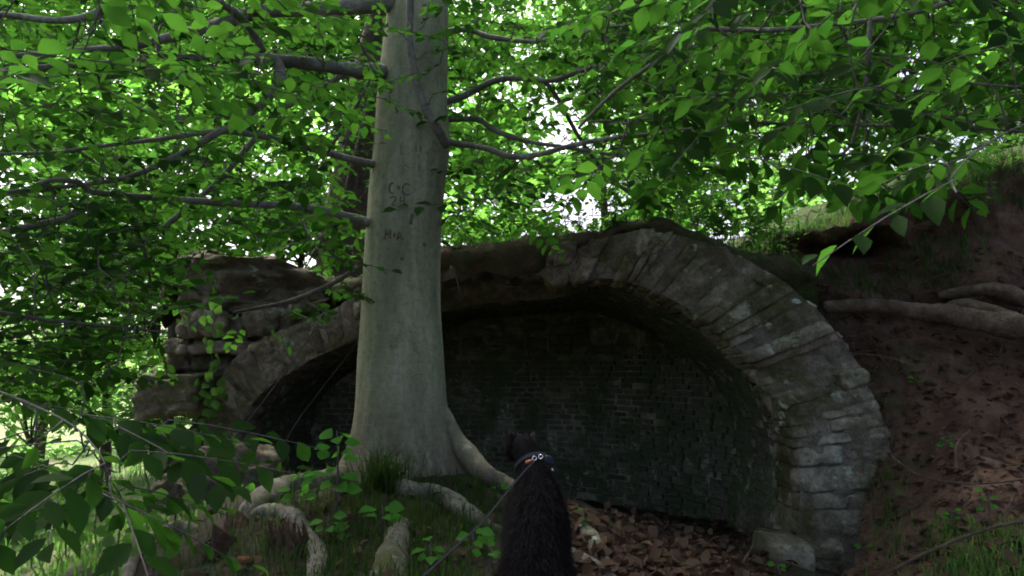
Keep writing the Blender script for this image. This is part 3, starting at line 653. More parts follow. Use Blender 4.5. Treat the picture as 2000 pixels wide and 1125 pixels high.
# branches, traced (pixel x, pixel y, depth m, radius px)
BR = {
 'a': [(745,142,4.9,17),(690,136,4.7,15),(620,126,4.5,14),(535,118,4.3,12.5),(460,112,4.1,11),(380,113,3.9,9),(250,122,3.6,7),(110,130,3.3,6),(-40,142,3.0,5),(-220,160,2.8,3)],
 'b': [(538,118,4.3,11),(548,140,4.3,11),(540,168,4.25,10),(515,200,4.2,9),(470,232,4.15,8),(420,262,4.1,7.5),(340,308,4.0,6.5),(250,346,3.9,5),(150,362,3.8,4),(60,372,3.7,3),(-80,395,3.6,2)],
 'c': [(770,6,4.95,17),(690,12,4.8,17),(600,18,4.6,16),(520,20,4.4,15),(440,42,4.2,12),(390,58,4.0,11),(310,78,3.8,9),(240,92,3.6,8),(130,100,3.3,6),(0,112,3.0,5),(-150,120,2.8,3)],
 'd': [(350,-20,3.8,7),(410,-2,3.9,7.5),(455,22,4.0,8),(490,58,4.15,7.5),(513,100,4.28,8)],
 'e': [(733,322,4.95,9),(690,312,4.8,7),(620,294,4.6,6.5),(540,272,4.4,6.5),(460,258,4.2,6),(390,260,4.1,6),(310,272,4.0,5),(200,285,3.8,4),(110,297,3.6,3.5),(0,301,3.4,3),(-150,310,3.2,2)],
 'f': [(725,437,4.95,10),(680,424,4.85,9),(610,408,4.7,8.5),(520,400,4.5,8),(430,396,4.35,7.5),(340,389,4.2,7),(250,382,4.0,6.5),(180,374,3.85,6),(150,356,3.75,5.5),(100,352,3.65,5),(40,372,3.5,4),(-60,380,3.3,3)],
 'g': [(715,128,5.3,7),(665,150,5.3,6.5),(600,190,5.3,6.5),(545,216,5.2,6),(500,268,5.2,6),(430,350,5.1,5.5),(350,420,5.0,5.5),(270,480,4.9,5),(195,516,4.8,4),(120,560,4.7,2.5)],
 'h': [(872,285,4.8,9),(860,262,4.72,9),(838,226,4.68,9),(820,180,4.66,8.5),(808,130,4.64,8),(800,80,4.62,8),(801,20,4.6,8),(806,-80,4.55,7),(820,-220,4.5,5)],
 'i': [(868,276,4.95,8),(905,282,4.9,6.5),(950,290,4.8,6),(1000,306,4.7,6),(1050,302,4.6,5.5),(1110,286,4.5,5),(1180,272,4.4,4.5),(1260,262,4.2,3.5),(1340,252,4.0,2.5),(1480,240,3.7,1.8)],
 'j': [(868,232,5.1,7),(905,232,5.1,6),(935,234,5.1,6),(970,256,5.0,5.5),(1030,276,4.9,4.5),(1100,287,4.8,4),(1190,301,4.7,3),(1280,310,4.6,2)],
 'k': [(868,200,5.2,8),(905,188,5.2,7),(960,160,5.1,6.5),(1010,152,5.0,6),(1075,158,4.9,5),(1130,140,4.8,4.5),(1200,120,4.6,4),(1300,100,4.4,3),(1400,85,4.2,2)],
 'l': [(1060,156,4.95,4.5),(1085,185,4.9,4.5),(1115,240,4.9,4.5),(1145,290,4.85,4),(1190,345,4.8,3.5),(1250,392,4.75,2.5),(1300,405,4.7,1.5)],
 'm': [(868,62,5.2,7),(915,58,5.1,6),(950,70,5.0,5.5),(1000,78,4.9,5),(1060,80,4.7,4),(1150,60,4.5,3),(1280,40,4.2,2)],
 'n': [(1130,250,3.3,3),(1200,180,3.1,4),(1280,120,2.9,4.5),(1350,62,2.8,5),(1430,58,2.7,5),(1520,58,2.6,5),(1620,48,2.5,4.5),(1720,36,2.4,5),(1830,12,2.3,5),(1960,-40,2.2,6)],
 'o': [(1700,30,2.42,4.5),(1697,85,2.4,5),(1692,150,2.4,4.5),(1682,210,2.4,4),(1672,255,2.4,4),(1655,292,2.4,3),(1610,320,2.45,2.5),(1560,355,2.5,2),(1510,392,2.5,1.5)],
 'p': [(1980,170,2.2,2.5),(1880,160,2.3,2.5),(1780,140,2.35,2.5),(1700,110,2.4,2.5)],
 'q': [(1150,238,3.2,2),(1300,232,3.1,2.5),(1450,238,3.0,2.5),(1600,244,2.9,2.5),(1750,246,2.8,2.5),(1900,250,2.7,2.5),(2050,262,2.6,3)],
 'r': [(700,520,5.0,4),(660,548,4.95,5),(610,572,4.9,5),(560,590,4.85,4.5),(500,602,4.8,3.5),(455,610,4.75,2)],
 's': [(-80,470,3.6,6),(0,455,3.7,7),(60,442,3.75,7),(120,428,3.8,6),(185,398,3.85,5)],
 't': [(252,385,4.0,3),(265,440,4.0,3),(285,500,4.0,2.8),(295,560,4.0,2.2)],
 'u': [(60,455,3.7,2.6),(85,505,3.7,2.6),(92,560,3.7,2)],
 'v': [(400,-60,3.2,9),(300,-40,3.1,9),(200,20,3.0,8),(120,40,2.9,7),(0,28,2.7,6),(-150,20,2.5,5)],
 'w': [(640,298,4.6,3),(700,200,4.5,2.5),(735,130,4.45,2)],
 'x': [(-200,720,2.4,3),(-60,745,2.25,2.6),(60,790,2.1,2.2),(140,830,2.0,1.8),(190,880,1.9,1.5),(215,930,1.85,1.2)],
 'y': [(-150,560,3.0,5),(0,610,3.1,4),(120,628,3.2,3.5),(240,640,3.3,2.5),(330,650,3.4,1.5)],
 'z': [(2100,200,1.9,3),(2030,230,1.8,2.5),(1960,262,1.7,2.2),(1900,300,1.6,1.8),(1868,335,1.55,1.4)],
}
skel = []
for k_, b in BR.items():
    b = np.array(b); pts = np.array([P(*q[:3]) for q in b]); rad = b[:, 3]/FPX*b[:, 2]
    tubeobj('branch', pts, rad, M['branch'] if b[:, 3].max() > 5.4 else M['twig'], beech, seg=10, sub=5, rough=.12, seed=len(skel))
    t = np.linspace(0, len(pts)-1, len(pts)*8); skel.append(ev(pts, t))
skel = np.concatenate(skel)
# roots following the mound
RT = [
 [(862,800,5.0,12),(888,855,4.95,18),(918,900,4.85,21),(950,930,4.72,20),(980,948,4.6,17),(1000,955,4.5,20),(1060,985,4.35,14)],
 [(790,880,4.95,26),(780,925,4.75,26),(785,950,4.5,22),(800,965,4.3,20),(840,962,4.2,17),(880,985,4.05,22),(920,1010,3.95,22),(950,1030,3.85,17),(1000,1055,3.7,14),(1080,1080,3.6,16),(1150,1100,3.5,16),(1230,1150,3.4,12)],
 [(720,890,5.0,24),(700,915,4.9,24),(670,938,4.75,22),(610,948,4.7,24),(550,962,4.6,26),(500,992,4.4,25),(470,1020,4.3,18)],
 [(480,1012,4.25,6),(505,1004,4.15,13),(535,1000,4.0,19),(572,1012,3.85,22),(592,1045,3.7,19),(620,1085,3.5,19),(612,1140,3.35,20),(590,1200,3.25,20)],
 [(400,1020,4.5,14),(355,1035,4.4,15),(310,1052,4.3,15),(275,1078,4.2,14),(255,1105,4.1,12),(245,1150,4.0,9)],
 [(792,1012,3.8,7),(786,1030,3.7,16),(776,1052,3.6,24),(768,1090,3.4,30),(760,1130,3.25,36),(755,1200,3.1,36)],
 [(1100,1010,4.6,12),(1140,1040,4.4,17),(1168,1075,4.2,18),(1185,1120,4.0,16),(1190,1180,3.8,14)],
]
for i, b in enumerate(RT):
    b = np.array(b, float); rd = b[:, 3]/FPX*b[:, 2]; pts = np.array([P(*q[:3]) for q in b]); m = len(b)
    for j in range(m):
        if (j == 0 and i in (0, 1, 2)) or (i == 0 and j < 4): continue
        h_, _n = hit(b[j, 0], b[j, 1])
        if h_ is not None and abs(h_[1]-b[j, 2]) < 1.2: pts[j] = h_+[0, 0, rd[j]*.12]
    pts[1:-1, 2] = (pts[:-2, 2]+2*pts[1:-1, 2]+pts[2:, 2])/4
    if i == 6: pts[:, 2] -= rd*.35
    pts[-1, 2] -= rd[-1]*1.6
    if i not in (0, 1, 2): pts[0, 2] -= rd[0]*2.6
    tubeobj('root', pts, rd, M['beech'] if i == 0 else M['root'], beech, seg=14, sub=6, rough=.2, seed=40+i)

# ---- leaf sprays of the beech
HOLES = [(1130,395,80,46,1.),(1075,225,52,70,.75),(1130,255,70,40,.7),(1790,135,42,55,.9),(1560,300,60,22,.7),(1900,262,55,30,.75),(1445,300,60,50,.6),(1900,60,60,50,.5),(1050,20,120,30,.4),(560,520,60,30,.7),(520,320,50,40,.5),(250,180,110,30,.45),(90,140,70,45,.45),(200,40,60,25,.5),(1640,300,80,30,.5),(1350,60,30,30,.5)]
def keep(x, y, lo):
    if y > lo: return 0.
    k = 1.
    for (cx, cy_, rx, ry, s) in HOLES:
        d = ((x-cx)/rx)**2+((y-cy_)/ry)**2
        if d < 1.6: k *= 1-s*min(1, 1.6-d)
    return k
LOW = [(-600,900),(0,860),(150,800),(300,660),(335,520),(380,455),(540,470),(600,500),(700,520),(712,520),(860,500),(900,455),(1050,430),(1180,375),(1300,345),(1400,340),(1560,345),(1620,330),(1760,310),(1850,280),(1960,230),(2100,220),(2600,180)]
rs = np.random.default_rng(21)
spr = []      # base pos, direction, normal, size scale, nleaves
def try_sprays(cnt, xr, yr, dr, size=1., gauss=None, lowadd=0, lowfix=None, droop=.15):
    c = 0; tries = 0
    while c < cnt and tries < cnt*12:
        tries += 1
        x = rs.uniform(*xr); y = rs.uniform(*yr); d = dr[0]+(dr[1]-dr[0])*rs.random()
        lo = (lowfix if lowfix is not None else interp(x, LOW))+lowadd
        if rs.random() > keep(x, y, lo): continue
        if 655 < x < 915 and d < 5.6 and (y > 215 or rs.random() < .86): continue
        p = P(x, y, d); spr.append((p, size, droop)); c += 1
try_sprays(760, (-350, 760), (-260, 760), (2.9, 5.2), 1.05)
try_sprays(430, (-350, 760), (-260, 620), (5.2, 8.5), 1.35)
try_sprays(800, (860, 1700), (-260, 470), (4.4, 8.2), 1.25)
try_sprays(520, (1150, 2250), (-260, 430), (2.4, 4.6), 1.0, droop=.35)
try_sprays(60, (1280, 2150), (-150, 330), (1.7, 2.5), .95, droop=.5)
try_sprays(40, (-150, 330), (-150, 180), (1.6, 2.6), .95)
try_sprays(150, (-300, 330), (380, 760), (3.2, 6.), 1.)
try_sprays(12, (700, 880), (-200, 170), (4.1, 4.6), .9)
try_sprays(60, (600, 900), (60, 560), (5.8, 7.5), 1.)
try_sprays(420, (-1200, 3200), (-2600, -150), (3.0, 8.0), 1.1, lowfix=0)     # crown above the frame
for (x, y, d) in [(215,930,1.9),(120,940,2.0),(280,900,2.1),(20,930,2.1),(70,870,2.1),(180,880,2.0),(250,950,2.0),(330,860,2.6),(40,780,2.4),(160,750,2.6),(205,905,1.8),(150,860,1.85),(255,880,1.85),(110,905,1.9),(190,960,1.75),(240,985,1.8),(60,840,1.95),(160,810,2.0),(235,835,2.0),(30,890,1.9),(300,830,2.3),(330,820,2.5),(90,790,2.2),
                  (1868,350,1.5),(1840,310,1.55),(1480,310,1.9),(1590,260,1.85),(1650,320,2.0),(1700,300,2.1),(1770,300,1.9),(1900,300,1.6),(1920,150,1.7),(1960,90,1.8),
                  (520,632,4.8),(560,605,4.8),(600,590,4.85),(640,560,4.9),(470,640,4.8),(680,570,4.9),(740,190,4.5),(760,180,4.45),(738,130,4.5),(850,130,4.5),(845,185,4.55)]:
    spr.append((P(x, y, d), (1.15 if x < 400 else .95) if d < 2.6 else .9, .55 if d < 2.6 else .2))
sp = np.array([s[0] for s in spr]); order = np.argsort(((sp[:, None, :]-skel[None, ::3, :])**2).sum(-1).min(1))
nodes = skel.copy(); tbx = TB(); LP = []; LA = []; LN = []; LL = []; LD = []
for oi in order:
    p, size, droop = spr[oi]
    d2 = ((nodes-p)**2).sum(1); j = int(np.argmin(d2)); b = nodes[j]; dist = math.sqrt(d2[j])
    dv = p-b; dv[2] *= .4
    dirn = nrm(nrm(dv)*(1. if dist > .05 else .2)+rs.normal(0, .45, 3)*np.array([1, 1, .3]))
    dirn = nrm(dirn*np.array([1, 1, .6])-np.array([0, 0, droop*.5]))
    tl = rs.uniform(.28, .5)*size
    if dist > .03:
        midp = (b+p)/2+rs.normal(0, .05, 3)*min(1, dist)-np.array([0, 0, .03])
        path = np.array([b, midp, p]) if dist < .9 else np.array([p-nrm(dv)*.5+rs.normal(0, .05, 3), p-nrm(dv)*.25, p])
        path = np.vstack([path, p+dirn*tl*.5, p+dirn*tl*.95-np.array([0, 0, .03*droop])])
    else: path = np.array([p, p+dirn*tl*.5, p+dirn*tl*.95])
    Vv, Ff = tube(path, np.linspace((.0045 if dist < 1.5 else .003)*min(1, .25+.2*max(p[1], 1.2)), .0012, len(path)), 5, 2); tbx.add(Vv, Ff)
    if dist < .9: nodes = np.vstack([nodes, ev(path, np.linspace(0, len(path)-1, 6))])
    up = nrm(np.array([0, 0, 1.])+rs.normal(0, .28, 3)+np.array([0, -.25*droop, 0])); up = nrm(up-dirn*np.dot(up, dirn)); side = np.cross(up, dirn)
    nl = int(rs.integers(8, 14))
    for q_ in range(nl):
        f = (q_+.6)/nl; sgn = 1 if q_ % 2 else -1; lp = p+dirn*tl*f*.95
        if q_ == nl-1: ad = dirn
        else: ad = nrm(dirn*.62+side*sgn*rs.uniform(.6, 1.)-np.array([0, 0, droop*rs.uniform(.3, 1.4)])+rs.normal(0, .16, 3))
        LP.append(lp+ad*.008); LA.append(ad); LN.append(up+rs.normal(0, .33, 3)); LL.append(rs.uniform(.052, .088)*size*(.75+.4*math.sin(math.pi*min(1, f*.9+.1)))); LD.append(lp[1])
tbx.build('twigs', M['twig'], beech, True, 'stuff')
LP = np.array(LP); LA = np.array(LA); LN = np.array(LN); LL = np.array(LL)
# largest leaves in the picture become parts of their own
fw = (LP-CAM)@_F; uu_ = (LP-CAM)[:, 0]/np.maximum(fw, .05)*FPX+1000; vv_ = 562.5-((LP-CAM)@_U)/np.maximum(fw, .05)*FPX
inv = (uu_ > 0) & (uu_ < 2000) & (vv_ > 0) & (vv_ < 1125) & (fw > .5)
far_ok = (fw > 1.25) | ~((uu_ > -200) & (uu_ < 2200) & (vv_ > -200) & (vv_ < 1325))
score = np.where(inv & far_ok, LL/np.maximum(fw, .1), -1); big = np.argsort(-score)[:300]; isbig = np.zeros(len(LP), bool); isbig[big] = True
rest = ~isbig & far_ok
V, T_ = leaves(LP[rest], LA[rest], LN[rest], LL[rest], LL[rest]*rs.uniform(.85, 1.15, rest.sum())*.62*1.0)
mk('foliage', V, T_, M['leaf'], beech, True, 'stuff')
lm = []
for i in range(6):
    V = LT.copy(); V[:, 1] *= .62*random.uniform(.9, 1.12); V[:, 2] = V[:, 2]*.62+random.uniform(-.12, .12)*V[:, 0]**2
    me = mesh('leaf', V, LTF); me.materials.append(M['leaf'] if i % 3 else M['leaf_dark']); lm.append(me)
from mathutils import Matrix
bt = wl(beech)
for i in big:
    a_ = nrm(LA[i]); s_ = nrm(np.cross(LN[i], a_)); n_ = np.cross(a_, s_); o = bpy.data.objects.new('leaf', random.choice(lm)); COL.objects.link(o); o.parent = beech
    m4 = Matrix(((a_[0], s_[0], n_[0]), (a_[1], s_[1], n_[1]), (a_[2], s_[2], n_[2]))).to_4x4(); o.rotation_euler = m4.to_euler()
    o.location = tuple(LP[i]-np.array(bt)); o.scale = (LL[i],)*3
rc = np.random.default_rng(88); C = []  # unseen leaf canopy, added above the frame to shade the scene
while len(C) < 1350:
    p = np.array([rc.uniform(-9, 9), rc.uniform(3.2, 14), rc.uniform(4.5, 13)])
    if p[2] < 1.2+.56*p[1]+.75: continue
    C.append(p)
C = np.array(C); pos = np.repeat(C, 26, 0)+rc.normal(0, 1, (1350*26, 3))*[.42, .42, .2]; m = len(pos); L = rc.uniform(.09, .15, m)
V, T_ = leaves(pos, rc.normal(0, 1, (m, 3))*[1, 1, .3], np.array([0, 0, 1.])+rc.normal(0, .4, (m, 3)), L, L*.62, False); mk('crown', V, T_, M['leaf'], beech, True, 'stuff')  # added shade canopy, shaped to stay out of view
print('beech leaves', len(LP), 'sprays', len(spr))

# ------------------------------------------------------------------ other trees
def bgtree(name, label, base, h, r0, lean, crown, nclump, nleaf, size, mat, seed, bark=None, group=None, lowest=.35, sky=True, spread=.34):
    rr = np.random.default_rng(seed); base = np.asarray(base, float); e = empty(name, base, label, 'tree', group)
    top = base+np.array([lean[0], lean[1], h]); t = np.linspace(0, 1, 7)[:, None]
    pts = base+(top-base)*t+np.c_[.05*h*np.sin(t*5+seed)*.3, .02*h*np.cos(t*4), t*0]; pts[0, 2] -= .3
    tubeobj('trunk', pts, np.linspace(r0, r0*.25, 7), bark or M['darkbark'], e, seg=12, sub=4, rough=.15, seed=seed)
    cc = np.asarray(crown[0], float); cr = np.asarray(crown[1], float); tbq = TB(); C = []
    while len(C) < nclump:
        u = rr.normal(0, 1, 3); u = u/np.linalg.norm(u)*rr.random()**.45
        C.append(cc+u*cr)
    C = np.array(C)
    for c in C[::3]:
        k2 = np.clip((c[2]-base[2])/h-.15, .15, .95); b0 = ev(pts, np.array([k2*6]))[0]
        Vv, Ff = tube(np.array([b0, (b0+c)/2+rr.normal(0, .15, 3), c]), np.array([r0*.2, r0*.1, .008]), 5, 3); tbq.add(Vv, Ff)
    tbq.build('limbs', bark or M['darkbark'], e, True, 'stuff')
    pos = np.repeat(C, nleaf, 0)+rr.normal(0, 1, (nclump*nleaf, 3))*np.array([spread, spread, spread*.5])*rr.uniform(.5, 1.4, (nclump, 1)).repeat(nleaf, 0)
    if sky:
        fw_ = (pos-CAM)@_F; u_ = (pos-CAM)[:, 0]/fw_*FPX+1000; v_ = 562.5-((pos-CAM)@_U)/fw_*FPX
        kp = np.array([rr.random() < keep(a, b, 5000) for a, b in zip(u_, v_)]); pos = pos[kp]
    m = len(pos); ax_ = rr.normal(0, 1, (m, 3))*np.array([1, 1, .45])-np.array([0, 0, .3]); no = np.array([0, 0, 1.])+rr.normal(0, .5, (m, 3)); L = rr.uniform(.7, 1.25, m)*size
    V, T2 = leaves(pos, ax_, no, L, L*.62, False); mk('crown', V, T2, mat, e, True)
    return e
# furrowed tree right behind the beech
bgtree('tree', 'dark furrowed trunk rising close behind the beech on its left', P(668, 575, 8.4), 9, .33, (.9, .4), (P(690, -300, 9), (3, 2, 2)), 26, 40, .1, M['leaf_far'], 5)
tubeobj_s = tag(tubeobj('sapling_stem', PP([(612,500,7.9),(640,462,7.8),(668,415,7.75),(685,350,7.7),(705,270,7.65),(728,190,7.6),(760,90,7.5)]), np.array([7,8.5,8.5,8,7.5,7,6])/FPX*7.7, M['darkbark'], seg=8, sub=4, rough=.15), 'thin bare stem leaning right in front of the furrowed trunk', 'tree')
FT = [ # px, depth, crown py, crown rx, rz, label
 (120,16,120,3.4,2.4,'tall woodland tree behind the upper left branches'),
 (330,12,330,2.4,2.0,'leafy tree filling the gap above the rubble wall'),
 (520,18,120,3.6,3.0,'distant tree seen between the left branches of the beech'),
 (600,14,430,2.2,1.2,'low leafy tree just behind the rubble wall top'),
 (820,17,80,3.4,3.0,'woodland tree standing hidden behind the beech trunk'),
 (980,13,330,1.9,1.6,'leafy tree directly right of the beech trunk above the arch'),
 (930,10,440,.9,.5,'low leafy tree showing over the broken rim beside the beech'),
 (1040,11,430,.7,.4,'small leafy tree left of the bright gap over the rim'),
 (1250,11,410,.8,.45,'small leafy tree right of the bright gap over the arch'),
 (1180,20,60,4.0,3.4,'tall pale tree high over the crown of the arch'),
 (1330,15,330,2.2,1.6,'light green tree behind the arch shoulder'),
 (1500,21,150,4.0,3.6,'tall tree beyond the dip between arch and bank'),
 (1560,12,380,1.5,.9,'young bright tree in the dip between arch and bank'),
 (1760,18,60,3.4,3.0,'woodland tree over the bank in the upper right'),
 (1960,24,170,4.0,4.0,'pale hazy tree at the upper right edge'),
 (2180,14,120,2.6,2.6,'tree leaning in over the bank top at far right'),
 (220,14,560,2.4,1.5,'sunlit tree in the hollow left of the rubble wall')]
for i, (px, d, py, rx, rz, lb) in enumerate(FT):
    c = P(px, py, d); gzv = float(gz(c[0], c[1])); gzv = max(gzv, 1.6 if px > 900 else gzv)
    h = c[2]+rz*.8-gzv; nc = int(40*rx*rz)
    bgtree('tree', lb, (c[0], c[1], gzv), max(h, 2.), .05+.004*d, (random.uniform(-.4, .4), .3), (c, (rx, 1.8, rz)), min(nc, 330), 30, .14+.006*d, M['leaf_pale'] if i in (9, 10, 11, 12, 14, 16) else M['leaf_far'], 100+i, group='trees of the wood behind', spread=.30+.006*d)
def shrub(label, c, r, nl, size, mat, seed, name='shrub'):
    rr = np.random.default_rng(seed); c = np.asarray(c, float); e = empty(name, c, label, 'shrub')
    tbq = TB(); tips = []
    for i in range(9):
        a = rr.uniform(0, 6.28); tip = c+np.array([math.cos(a)*r[0]*rr.uniform(.3, .9), math.sin(a)*r[1]*rr.uniform(.3, .9), r[2]*rr.uniform(.7, 1.6)])
        Vv, Ff = tube(np.array([c-np.array([0, 0, .1]), (c+tip)/2+rr.normal(0, .1, 3)*r[0], tip]), np.array([.02, .014, .005]), 5, 3); tbq.add(Vv, Ff); tips.append((c+tip)/2); tips.append(tip)
    tbq.build('stems', M['twig'], e, True, 'stuff')
    C = np.array(tips); pos = C[rr.integers(0, len(C), nl)]+rr.normal(0, .32, (nl, 3))*np.array(r)*np.array([1, 1, .7])
    L = rr.uniform(.7, 1.3, nl)*size; V, T2 = leaves(pos, rr.normal(0, 1, (nl, 3))*[1, 1, .5], np.array([0, 0, 1.])+rr.normal(0, .45, (nl, 3)), L, L*.6, False)
    mk('leaves', V, T2, mat, e, True, 'stuff'); return e
SH = [(-30,980,9,(1.0,.8,.6),'shrub at the left edge above the sunny clearing'),(60,800,13,(1.6,1.,.9),'rounded bush across the clearing at far left'),(190,770,17,(1.8,1.2,1.1),'wide bush behind the clearing'),
      (290,830,13,(.9,.8,.7),'bush peeping out left of the rubble wall'),(130,890,20,(1.6,1.2,.7),'low scrub on the far side of the clearing'),(10,700,20,(2.2,1.4,1.4),'tall scrub thicket at the left edge'),(255,700,22,(2.2,1.4,1.6),'pale thicket beyond the jutting block')]
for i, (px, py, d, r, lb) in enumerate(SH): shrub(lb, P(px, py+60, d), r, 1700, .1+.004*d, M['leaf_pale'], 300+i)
# ------------------------------------------------------------------ undergrowth
def plant(label, base, h, nl, size, mat, seed, name='seedling', lean=(0, 0), cat='plant', group=None, big=True):
    rr = np.random.default_rng(seed); base = np.asarray(base, float); e = empty(name, base, label, cat, group)
    top = base+np.array([lean[0], lean[1], h]); pts = np.array([base-[0, 0, .03], (base+top)/2+rr.normal(0, .02, 3), top])
    tubeobj('stem', pts, np.array([.005, .004, .002])*max(1, size/.07), M['twig'], e, seg=5, sub=3)
    pos = []; ad = []; no = []; L = []
    for i in range(nl):
        f = .3+.7*(i+.5)/nl; a = i*2.4+rr.uniform(0, .6); p = base+(top-base)*f; d = np.array([math.cos(a), math.sin(a), rr.uniform(-.25, .45)])
        pos.append(p+d*size*.35); ad.append(d+np.array([0, 0, -.1])); no.append(np.array([0, -.8, .8])+rr.normal(0, .3, 3)); L.append(size*rr.uniform(.7, 1.2))
    if big:
        for i in range(nl):
            V, T2 = leaves([pos[i]], [ad[i]], [no[i]], [L[i]], [L[i]*.72]); mk('leaf', V, T2, mat, e)
    else:
        V, T2 = leaves(pos, ad, no, np.array(L), np.array(L)*.62); mk('leaves', V, T2, mat, e, True, 'stuff')
    return e
def onto(px, py):
    h, nn = hit(px, py); return h
PL = [(655,1012,.46,17,.11,'bright seedling with oval leaves left of the beech foot',(.02,-.1)),(585,1005,.2,9,.09,'lower bushy seedling left of the bright oval-leaved one',(-.03,0)),
      (475,985,.14,5,.075,'small seedling sprouting on the boulder beside the pale root',(0,0)),(640,1060,.13,6,.07,'seedling low between the grass and pale root',(0,0)),
      (925,1085,.12,6,.075,'pair of bright leaves beside the leash',(.0,0)),(950,1110,.1,5,.06,'tiny bright plant at the dog haunch',(0,0)),(745,1035,.12,6,.09,'broad leaved plant at the front root',(0,0)),
      (665,1055,.06,4,.05,'star shaped yellow green sprout in the grass',(0,0)),(1130,1040,.12,4,.05,'upright sprout right of the dog',(0,0)),(975,965,.06,4,.05,'little sprout on the right beech root',(0,0)),
      (340,1040,.3,7,.11,'tall leaved plant in front of the leaning slab',(0,0)),(290,1050,.24,8,.09,'leafy plant by the low left root',(0,0)),(230,1100,.22,9,.09,'dark leafy plant in the bottom left corner',(0,0)),(60,1110,.3,12,.1,'leafy plant at the left bottom edge',(0,0)),(130,1090,.34,16,.11,'bushy plant under the drooping beech leaves',(0,0)),(190,1060,.34,16,.11,'taller plant behind the low left root',(0,0)),(10,1060,.4,16,.12,'broad plant cut off by the left edge',(0,0)),(300,1120,.2,12,.09,'plant in front of the low left root',(0,0)),
      (1690,1085,.08,4,.05,'two leaf sprout at the foot of the arch pier',(0,0)),(1520,1125,.1,4,.05,'sprout by the loose foot block of the pier',(0,0)),(1930,1010,.14,7,.05,'small plant on the clay beside a dead twig',(0,0)),(1860,1030,.1,6,.045,'weed among litter on the lower bank',(0,0)),
      (1790,760,.1,6,.05,'green weed just right of the pier shoulder',(0,0)),(520,905,.12,6,.06,'seedling in the mouth of the left arch',(0,0)),(840,1115,.12,7,.06,'seedling growing under the leash',(0,0)),(1850,885,.12,6,.045,'weed on the bare clay slope',(0,0))]
for i, (px, py, h_, nl, sz, lb, ln) in enumerate(PL):
    b = onto(px, py)
    if b is not None: plant(lb, b, h_, nl, sz, M['leaf_bright'] if i not in (10, 11, 12, 13, 14, 15, 16, 17) else M['weed'], 500+i, lean=ln)
# grey green leaf sprig hanging from the lip and weeds along the skyline
WD = [(1640,478,.2,7,.1,'grey leaved sprig hanging off the undercut lip'),(1500,520,.32,26,.05,'bright green weed drooping over the arch shoulder'),(1530,500,.3,24,.05,'feathery weed between arch and bank'),
      (1190,452,.36,30,.05,'bushy weed on the highest stones of the arch'),(1145,460,.28,24,.045,'thin weed left of the arch top'),(1280,445,.3,24,.05,'leafy weed right of the arch top'),(1330,452,.36,28,.05,'tall weed on the arch shoulder'),
      (1390,470,.3,24,.05,'weed halfway down the arch shoulder'),(1450,492,.34,28,.05,'spreading weed near the dip'),(1060,474,.16,14,.04,'low weed on the broken rim'),(980,482,.14,12,.04,'small weed on the rim near the beech'),(900,494,.14,14,.05,'weed hanging by the beech on the rim'),
      (1720,405,.24,18,.05,'weed on the bank lip crest'),(1780,372,.26,20,.05,'leafy weed on the bank crest'),(1960,330,.3,24,.06,'fern like weed on the bank top at right'),(1560,478,.3,24,.05,'weed in the dip at the bank end'),(1420,478,.5,40,.06,'tall bushy green weed leaning out of the dip'),(1360,458,.45,36,.055,'upright green weed on the shoulder beside the arch top'),(1220,440,.3,30,.045,'dark weed crowning the peak of the arch'),(1110,466,.3,26,.045,'dark spiky weed at the left end of the stone ring'),(1480,500,.45,40,.06,'broad green weed where the arch meets the dip'),(1760,470,.2,26,.05,'weed trailing down right of the undercut'),(1830,440,.25,30,.06,'dense weed on the bank face below the crest'),(1890,420,.22,26,.06,'weed patch in the upper bank face at right')]
for i, (px, py, h_, nl, sz, lb) in enumerate(WD):
    if 690 < px < 1560:                                            # rooted on the rim of the vault
        b = ev(hl, np.array([np.interp(px, [q_[0] for q_ in HL], np.arange(len(HL)))]))[0]+np.array([0, .03, .02])
    else:
        b = None; yy = py
        while yy < py+60 and (b is None or b[1] > 6.9): yy += 3; b = onto(px, yy)
    if b is None or b[1] > 7.6: continue
    h_ *= 1.5; nl = int(nl*2.2); sz *= 1.15
    e = empty('weed', b, lb, 'weed'); rw = np.random.default_rng(560+i); pos = []; ad = []; no = []; L = []
    for k3 in range(9):
        hh = h_*rw.uniform(.45, 1.05); lean = rw.normal(0, .13, 2)-[0, .05]; top = b+np.array([lean[0], lean[1], hh if i else -hh*.4]); bs = b+np.array([rw.normal(0, .05), rw.normal(0, .03), -.02])
        tubeobj('stem', np.array([bs, (bs+top)/2+rw.normal(0, .015, 3), top]), np.array([.003, .0025, .001]), M['twig'], e, seg=4, sub=3)
        for k4 in range(max(8, nl//4)):
            f = rw.uniform(.15, 1); a = rw.uniform(0, 6.28); d = np.array([math.cos(a), math.sin(a), rw.uniform(-.2, .7)])
            pos.append(bs+(top-bs)*f+d*.01); ad.append(d); no.append(np.array([0, -.4, 1.])+rw.normal(0, .4, 3)); L.append(sz*rw.uniform(.6, 1.4))
    V, T2 = leaves(pos, ad, no, np.array(L), np.array(L)*rw.uniform(.28, .6)); mk('leaves', V, T2, M['leaf_pale'] if i in (1, 2, 5, 6, 7, 8, 15, 16, 17, 20) else M['weed'], e, True, 'stuff')  # backlight painted in: paler leaf colour on some skyline weeds
